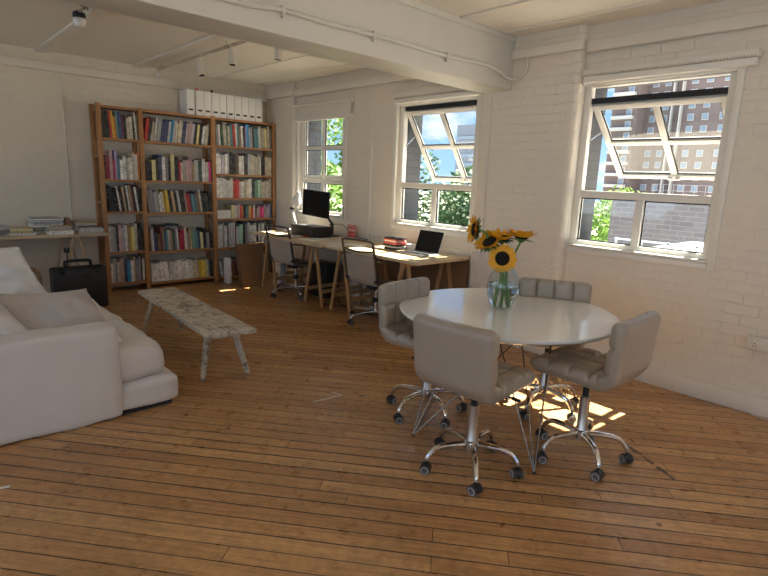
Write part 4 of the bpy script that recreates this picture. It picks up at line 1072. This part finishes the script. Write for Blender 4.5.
# ------------------------------------------------------------------ desk chairs (sling type)
def sling_chair():
    t = thing('desk_chair', 'x', 'chair', (0, 0, 0), 0, 'sling desk chairs at the plywood desks')
    side = smooth_path([(-.305, 0, .955), (-.285, 0, .86), (-.255, 0, .72), (-.235, 0, .60), (-.215, 0, .50), (-.16, 0, .455), (0, 0, .445), (.15, 0, .455), (.22, 0, .45), (.245, 0, .425)], 6)
    side = [V((p.x, 0, p.z - .02 if p.z < .6 else p.z - .02 - (p.z - .6) * .08)) for p in side]
    for sy in (-1, 1):
        b = MB()
        for i in range(len(side) - 1): b.bar(side[i] + V((0, sy * .225, 0)), side[i + 1] + V((0, sy * .225, 0)) + (side[i + 1] - side[i]) * .15, .012, .028, up=(0, 1, 0))
        b.build('side_rail', 'bronze', t)
        b = MB(); ar = smooth_path([(-.25, sy * .235, .70), (-.24, sy * .27, .71), (-.16, sy * .285, .70), (.06, sy * .285, .685), (.12, sy * .28, .64), (.10, sy * .26, .50), (.08, sy * .235, .45)], 6); b.tube(ar, .011, 8); b.build('armrest', 'alu', t)
    P = [(p.x, p.z) for p in side]
    b = MB(); vs, fs = shell(P, .44, .44, .012, .17, 1, 1, 26, .004, 60, 6, -1); b.add(vs, fs, 0, True); b.build('sling', 'sling', t, angle=80)
    b = MB(); b.tube(smooth_path([(-.300, -.225, .88), (-.312, -.19, .908), (-.318, 0, .914), (-.312, .19, .908), (-.300, .225, .88)], 6), .012, 10); b.build('top_bar', 'bronze', t)
    b = MB(); b.tube(smooth_path([(-.281, -.225, .81), (-.292, -.1, .798), (-.296, 0, .792), (-.292, .1, .798), (-.281, .225, .81)], 6), .010, 10); b.build('head_stretcher', 'bronze', t)
    b = MB(); b.bar((-.245, -.225, .50), (-.05, -.04, .42), .03, .02); b.bar((-.245, .225, .50), (-.05, .04, .42), .03, .02); b.bar((.1, -.225, .44), (.0, -.03, .42), .03, .02); b.bar((.1, .225, .44), (0, .03, .42), .03, .02); b.box((-.09, -.06, .37), (.10, .06, .425)); b.build('tilt_mechanism', 'blackm', t)
    b = MB(); b.tube([(0, .05, .39), (.0, .22, .385), (.0, .26, .38)], .007, 8); b.build('height_lever', 'blackm', t)
    b = MB(); b.lathe([(.026, .12), (.026, .25), (.02, .255), (.02, .38)], 16); b.build('column', 'alu', t)
    b = MB(); b.lathe([(.034, .22), (.034, .27)], 16); b.build('collar', 'blackm', t)
    star_base(t, .32, 5, math.radians(170), .115, .015, 'alu', .026, rim=False)
    return t
E1 = sling_chair(); E1.location = (3.79, 5.79, 0); E1.rotation_euler.z = math.radians(6); E1['label'] = 'greige sling desk chair on casters at the far desk by the bookcase'
dup(E1, (3.79, 4.22, 0), math.radians(4), 'greige sling desk chair nearer the white table at the laptop desk')

# ------------------------------------------------------------------ white table
TC = V((2.85, 1.92, 0))
t = thing('dining_table', 'round white table with thin steel wire legs', 'table', TC)
b = MB(); n = 96; prof = [(.60, .700), (.645, .708), (.665, .722), (.668, .734), (.664, .740)]
ca = math.radians(16)
vs = []
for r, z in prof:
    for j in range(n):
        a = 2 * PI * j / n; vs.append((r * 1.03 * math.cos(a), r * 1.02 * math.sin(a), z))
fs = [(i * n + j, i * n + (j + 1) % n, (i + 1) * n + (j + 1) % n, (i + 1) * n + j) for i in range(len(prof) - 1) for j in range(n)]
fs += [tuple(range(n - 1, -1, -1)), tuple((len(prof) - 1) * n + j for j in range(n))]
b.add(vs, fs, 0, True); b.build('table_top', 'white', t, angle=30)
b = MB(); b.lathe([(.33, .69), (.33, .70)], 40, cap=True); b.build('mounting_plate', 'wire', t)
feet = [(-.445, -.575), (-.655, .165), (.445, .575), (.655, -.165)]
for fx_, fy in feet:
    f = V((fx_ * .97, fy * .97, .004)); a = math.atan2(fy, fx_); b = MB()
    for da, rr in ((-.42, .40), (.0, .30), (.42, .40)):
        b.tube([f, V((math.cos(a + da) * rr, math.sin(a + da) * rr, .695))], .0036, 8)
    b.tube([f + V((0, 0, .0)), V((-math.cos(a) * .02 + math.cos(a + 1.3) * .30, math.sin(a + 1.3) * .30, .69))], .0034, 8)
    b.lathe([(.010, -.004), (.010, .006)], 10, c=f); b.build('leg', 'wire', t)

# ------------------------------------------------------------------ vase and sunflowers
VB = V((2.862, 1.965, .7405))
va = thing('vase', 'clear glass bowl vase of water on the white table', 'vase', VB)
pr = [(r_ * 1.07, z_ * 1.03) for r_, z_ in [(.045, .0), (.062, .004), (.082, .035), (.094, .085), (.098, .13), (.092, .18), (.075, .222), (.056, .248), (.052, .258), (.049, .258), (.052, .247), (.072, .220), (.088, .18), (.094, .13), (.090, .085), (.078, .038), (.058, .012), (.0, .010)]]
b = MB(); b.lathe([(0, .0)] + pr, 48, cap=False); b.build('vase_wall', 'vglass', va, angle=80)
b = MB(); b.lathe([(r_ * 1.07, z_ * 1.03) for r_, z_ in [(0, .0125), (.056, .0135), (.0765, .039), (.0885, .085), (.0925, .13), (.0905, .150), (.0895, .1545), (0, .1545)]], 48, cap=False); b.build('water', 'water', va, angle=60)

def sunflower(head, facing, stem_pts, label, R=.085, seed=0, n=19, cup=.0):
    t = thing('sunflower', label, 'flower', VB)
    rnd = random.Random(seed); fz = V(facing).normalized(); q = fz.to_track_quat('Z', 'Y').to_matrix().to_4x4()
    H = V(head) - VB; mx = Matrix.Translation(H) @ q
    b = MB(); b.lathe([(0, -.012), (R * .35, -.012), (R * .47, -.004), (R * .50, .006), (R * .40, .014), (R * .2, .016), (0, .012)], 26, mx=mx, cap=False); b.build('flower_disc', 'disc', t)
    b = MB()
    for lay in range(2):
        for k in range(n):
            a = 2 * PI * (k + .5 * lay + rnd.uniform(-.2, .2)) / n; L = R * rnd.uniform(.50, .66); w = R * rnd.uniform(.13, .18); up_ = rnd.uniform(-.15, .3) + .12 * lay + cup; r0 = R * .42
            pts = []; m_ = 6
            for i in range(m_ + 1):
                s = i / m_; ww = w * math.sin(PI * min(1, .18 + .82 * s)) ** .7 * (1 if s < .98 else .05); x = r0 + L * s; z = -.004 * lay + L * (up_ * s - .2 * s * s)
                for sg in (-1, 0, 1): pts.append((x, sg * ww, z + (0 if sg else -.12 * w)))
            fs = []
            for i in range(m_):
                for c in range(2): fs.append((i * 3 + c, i * 3 + c + 1, i * 3 + c + 4, i * 3 + c + 3))
            b.add(pts, fs, 0, True, mx @ Matrix.Rotation(a, 4, 'Z'))
    b.build('petals', 'petal', t, angle=80)
    b = MB()
    for k in range(13):
        a = 2 * PI * k / 13 + rnd.uniform(-.1, .1); L = R * rnd.uniform(.35, .5); w = R * .12
        b.add([(R * .2, -w, -.018), (R * .2, w, -.018), (R * .5 + L * .3, w * 1.1, -.014), (R * .5 + L, 0, -.022), (R * .5 + L * .3, -w * 1.1, -.014)], [(0, 1, 2, 3, 4)], 0, True, mx @ Matrix.Rotation(a, 4, 'Z'))
    b.lathe([(.004, -.04), (R * .25, -.026), (R * .45, -.012)], 16, mx=mx, cap=False); b.build('sepals', 'sepal', t, angle=80)
    b = MB(); P = smooth_path([V(p) for p in stem_pts] + [H - fz * .035, H - fz * .012], 6); b.tube(P, .0075, 8); b.build('stem', 'stem', t)
    return t
tocam = V((-.81, -.57, .18))
sunflower((2.85, 1.98, 1.062), tocam, [(.02, .02, .02), (.015, .01, .12), (.01, .015, .24), (.005, .02, .29)], 'large sunflower facing the camera at the front of the vase', .092, 1)
sunflower((2.79, 2.17, 1.232), (-.78, .60, .10), [(.01, -.03, .02), (0, .0, .15), (-.01, .04, .27), (-.03, .11, .40), (-.02, .15, .47)], 'sunflower leaning out to the left, seen side-on', .092, 2, cup=.45)
sunflower((2.825, 2.07, 1.160), (-.55, .1, .70), [(-.02, .03, .02), (-.01, .02, .15), (0, .02, .27), (-.01, .06, .36)], 'sunflower turned upward behind the front one', .098, 3, cup=.5)
sunflower((2.90, 2.03, 1.185), (-.12, -.05, .99), [(.03, -.02, .02), (.02, -.01, .15), (.02, 0, .27), (.05, .03, .36)], 'sunflower facing the ceiling in the middle of the bunch', .09, 4, cup=.7)
sunflower((3.005, 1.955, 1.195), (.12, -.02, .99), [(-.03, -.01, .02), (0, -.01, .15), (.02, -.01, .27), (.08, -.02, .37)], 'sunflower tilting up at the right of the bunch', .095, 5, cup=.75)
sunflower((2.90, 2.12, 1.165), (-.35, .3, .8), [(0, .04, .02), (0, .03, .15), (.01, .03, .27), (.02, .1, .36)], 'sunflower partly hidden at the back of the bunch', .08, 6, cup=.6)

# floor marks
def decal(name, label, cat, polys, m):
    b = MB()
    for P in polys: b.prism(P, .0003, .0012)
    return tag(b.build(name, m), label, cat)
def strip(p, q, w):
    p = V((*p, 0)); q = V((*q, 0)); d = (q - p).normalized(); n_ = V((-d.y, d.x, 0)) * w / 2
    return [tuple((p + n_)[:2]), tuple((p - n_)[:2]), tuple((q - n_)[:2]), tuple((q + n_)[:2])]
decal('tape_mark', 'pale V-shaped tape mark on the floor between bench and table', 'tape', [strip((2.02, 2.86), (2.255, 2.835), .012)[::-1], strip((2.25, 2.835), (2.225, 2.925), .012)[::-1]], 'chalk')
decal('tape_mark', 'short white tape scrap on the floor at the left edge', 'tape', [strip((.18, 2.95), (.285, 2.925), .02)[::-1]], 'whitem')
rnd = random.Random(5); pl = []
for (cx, cy, L, W) in ((3.13, 1.13, .13, .03), (3.07, 1.02, .10, .028), (3.02, .93, .10, .028), (2.985, .87, .09, .022), (3.245, 1.19, .06, .018)):
    n_ = 14; d = V((.60, .80, 0)) if cx > 3.2 else V((.45, .89, 0)); e_ = V((-d.y, d.x, 0))
    pts = []
    for k in range(n_):
        a = 2 * PI * k / n_; rr = rnd.uniform(.65, 1.15); q = V((cx, cy, 0)) + d * math.cos(a) * L / 2 * rr + e_ * math.sin(a) * W / 2 * rr; pts.append((q.x, q.y))
    pl.append(pts)
decal('floor_stain', 'dark scuffed stain on the boards right of the table', 'stain', pl, 'stain')['kind'] = 'stuff'

# ------------------------------------------------------------------ outside
gb = MB(); gb.box((OUT, -200, -9.2), (400, 400, -9)); struct(gb.build('ground', 'asphalt'), 'street level far below the windows')
def tree(x, y, z0, z1, rx, label, m='foliage', seed=0, n=2600, leaf=.14):
    rnd = random.Random(seed); zc = (z0 + z1) / 2; t = thing('tree', label, 'tree', (x, y, -9), 0, 'trees outside the windows')
    b = MB(); b.tube([(0, 0, 0), (.1, 0, z0 + 9), (0, .1, zc + 9)], [.3, .22, .1], 8)
    for k in range(5):
        a = k * 1.3; b.tube([(0, 0, z0 + 9 + .3 * k), (math.cos(a) * rx * .6, math.sin(a) * rx * .6, zc + 9 + .5)], [.1, .03], 6)
    b.build('trunk', 'bark', t)
    b = MB(); clumps = []
    for k in range(26):
        while True:
            p = V((rnd.uniform(-1, 1), rnd.uniform(-1, 1), rnd.uniform(-1, 1)))
            if p.length < 1: break
        clumps.append((V((p.x * rx * .8, p.y * rx * .8, zc + 9 + p.z * (z1 - z0) / 2 * .85)), rnd.uniform(.28, .45) * rx))
    for k in range(n):
        c, r = clumps[k % 26]; d = V((rnd.gauss(0, 1), rnd.gauss(0, 1), rnd.gauss(0, 1))).normalized(); p = c + d * r * rnd.uniform(.6, 1)
        u = V((rnd.gauss(0, 1), rnd.gauss(0, 1), rnd.gauss(0, 1))).normalized(); w = u.orthogonal().normalized(); s = leaf * rnd.uniform(.6, 1.3)
        b.add([p - u * s, p + w * s * .55, p + u * s, p - w * s * .55], [(0, 1, 2, 3)])
    b.build('foliage', m, t)
tree(11.5, 16.2, -5, 5.2, 2.9, 'bright lime tree seen through the far window', 'foliage', 1, 13000, .13)
tree(12.6, 20.5, -6, 3.5, 3.0, 'darker green tree behind the lime one at the far window', 'foliage_d', 2, 8000, .16)
tree(19.5, 18.6, -6, 3.3, 3.3, 'green tree filling the lower middle window', 'foliage_d', 3, 12000, .14)
tree(17.8, 13.6, -6, 2.7, 2.5, 'rounded tree at the right side of the middle window', 'foliage_d', 4, 9000, .13)
tree(30.0, 15.3, -7, 2.1, 2.2, 'small tree at the left side of the near window', 'foliage', 5, 2500, .16)
tree(52.0, 22.5, -7, 2.8, 3.2, 'low tree behind the neighbouring brick building, left one', 'foliage', 6, 3000, .25)
tree(58.0, 14.8, -7, 2.8, 3.2, 'low tree behind the neighbouring brick building, right one', 'foliage', 7, 3000, .25)

bt = thing('tower_block', 'tall brown brick tower block with rows of windows beyond the near window', 'building', (100, 34, -9))
b = MB(); b.box((0, -5.2, 0), (16, 8.0, 52)); b.build('main_block', 'tower', bt)
b = MB(); b.box((-3.5, 8.0, 0), (12, 12.5, 52)); b.build('balcony_wing', 'tower', bt)
b = MB(); b.box((-1.0, 2.0, 0), (0, 2.2, 52)); b.box((-1.0, 3.4, 0), (0, 3.6, 52)); b.build('white_fins', 'conc', bt)
def pane(y, z, x, w=1.5, h=1.4):
    f = MB(); f.box((x - .12, y - w / 2 - .1, z - .1), (x + .02, y + w / 2 + .1, z + h + .1)); fo = f.build('window', 'conc', bt)
    g = MB(); g.box((x - .16, y - w / 2, z), (x - .11, y + w / 2, z + h)); g.build('pane', 'winb', fo)
for k in range(16):
    z = 2.6 + k * 1.95
    for y in (-4.2, -1.6, .6, 4.8, 6.8): pane(y, z, 0, .8, .9)
for k in range(17):
    z = .9 + k * 1.95
    b = MB(); b.box((-4.4, 8.5, z), (-3.5, 12.2, z + .55)); b.build('balcony', 'conc', bt)
    if k < 15: pane(9.4, z + .75, -3.5, .8, .8)

b2 = thing('apartment_block', 'grey tower far away in the right of the middle window', 'building', (150, 122.4, -9))
b = MB(); b.box((0, -5, 0), (16, 5, 30)); b.build('main_block', 'tower_grey', b2)
for k in range(9):
    b = MB(); b.box((-.3, -4.6, 1.2 + k * 3.0), (0, 4.6, 2.2 + k * 3.0)); b.build('window_band', 'winb', b2)
b3 = thing('brick_outbuilding', 'low pinkish brick building just outside the near window', 'building', (27, 9.2, -9))
b = MB(); b.box((0, -5.2, 0), (16, 3.25, 10.12)); b.build('walls', 'lowbrick', b3)
b = MB(); b.box((-.15, -5.3, 10.12), (16, 3.35, 10.25)); b.build('coping', 'conc', b3)
b = MB()
for z in (10.5, 10.8): b.box((3, -5, z), (3.02, 2.6, z + .02))
for k in range(16): b.box((3, -5 + k * .5, 10.2), (3.02, -4.98 + k * .5, 10.8))
b.build('roof_railing', 'conc', b3)
b4 = thing('roof_terrace', 'pale terrace edge with white railing below the near window', 'terrace', (13.5, 4.9, -9))
b = MB(); b.box((0, -4, 0), (6, 1.25, 8.9)); b.build('walls', 'conc', b4)
b = MB()
for z in (9.25, 9.0): b.box((0.1, -3.9, z), (.14, 1.2, z + .04))
for k in range(9): b.box((.1, -3.9 + k * .63, 8.9), (.14, -3.86 + k * .63, 9.3))
b.build('railing', 'carp', b4)
def car(x, y, rz, m, label):
    t = thing('car', label, 'car', (x, y, -9), rz)
    b = MB(); b.box((-2.1, -.85, .35), (2.1, .85, .95)); b.build('body', m, t, bevel=.15, seg=3)
    b = MB(); b.prism([(-1.5, .9), (1.3, .9), (.8, 1.5), (-1.1, 1.5)], -.75, .75, mx=Matrix.Rotation(PI / 2, 4, 'X')); b.build('cabin', 'winb', t)
    for sx in (-1.35, 1.35):
        for sy in (-.85, .85):
            b = MB(); b.cyl((sx, sy - .1, .33), (sx, sy + .1, .33), .33, 16); b.build('wheel', 'tyre', t)
car(92, 45.2, 1.2, 'carp', 'white car parked in the street seen through the near window')
car(80, 40.2, 1.2, 'b_navy', 'dark blue car in the street seen through the near window')

# ------------------------------------------------------------------ light
sun = bpy.data.lights.new('sun', 'SUN'); sun.energy = 11.5; sun.angle = math.radians(.6); sun.color = (1, .90, .74)
sunb = bpy.data.objects.new('sun', sun); COL.objects.link(sunb)
sunb.rotation_euler = V((-1, .08, -1.38)).to_track_quat('-Z', 'Y').to_euler()

w = bpy.data.worlds.new('world'); SC.world = w; w.use_nodes = True; nt = w.node_tree
for n_ in list(nt.nodes): nt.nodes.remove(n_)
out = nt.nodes.new('ShaderNodeOutputWorld'); bg = nt.nodes.new('ShaderNodeBackground'); nt.links.new(bg.outputs[0], out.inputs[0])
tc = nt.nodes.new('ShaderNodeTexCoord'); sep = nt.nodes.new('ShaderNodeSeparateXYZ'); nt.links.new(tc.outputs['Generated'], sep.inputs[0])
skyc = ramp(nt, sep.outputs['Z'], [(0.0, (.36, .56, .80)), (.25, (.15, .34, .68)), (.6, (.30, .48, .80)), (1.0, (.5, .62, .85))])
mp = nt.nodes.new('ShaderNodeMapping'); mp.inputs['Scale'].default_value = (1, 1, 2.6); mp.inputs['Location'].default_value = (.3, .1, 0); nt.links.new(tc.outputs['Generated'], mp.inputs[0])
cl = noise_tex(nt, mp.outputs[0], 5.0, 7, .6)
cf = ramp(nt, cl, [(.50, 0.0), (.62, 1.0)])
mixed = mixc(nt, cf, skyc, (.72, .74, .78))
# unseen half of the sky, brightened and warmed to add fill to the room
west = ramp(nt, math_node(nt, 'MULTIPLY', sep.outputs['X'], -1.0), [(.05, (1, 1, 1)), (.6, (2.9, 2.6, 2.25))])
mixed = mixc(nt, 1.0, mixed, west, 'MULTIPLY')
nt.links.new(mixed, bg.inputs[0]); bg.inputs[1].default_value = .46

def portal(loc, size, rot):
    l = bpy.data.lights.new('window_daylight', 'AREA'); l.shape = 'RECTANGLE'; l.size, l.size_y = size; l.cycles.is_portal = True
    o = bpy.data.objects.new('window_daylight', l); COL.objects.link(o); o.location = loc; o.rotation_euler = rot
for a, c in WINS: portal((OUT + .02, (a + c) / 2, (WZ0 + WZ1) / 2), (WZ1 - WZ0, c - a), (0, math.radians(90), 0))
for a, c in FO: portal(((a + c) / 2, YF - .22, 1.7), (c - a, 1.6), (math.radians(90), 0, 0))
for a, c in LO: portal((XL - .22, (a + c) / 2, 1.7), (1.6, c - a), (0, math.radians(-90), 0))

SC.view_settings.view_transform = 'Standard'; SC.view_settings.look = 'None'; SC.view_settings.gamma = 1
SC.view_settings.use_curve_mapping = False
SC.view_settings.exposure = 1.92
SC.cycles.max_bounces = 10; SC.cycles.diffuse_bounces = 6; SC.cycles.glossy_bounces = 5; SC.cycles.transmission_bounces = 8; SC.cycles.transparent_max_bounces = 12
SC.cycles.use_denoising = True; SC.cycles.sample_clamp_indirect = 6; SC.cycles.caustics_reflective = False; SC.cycles.caustics_refractive = True
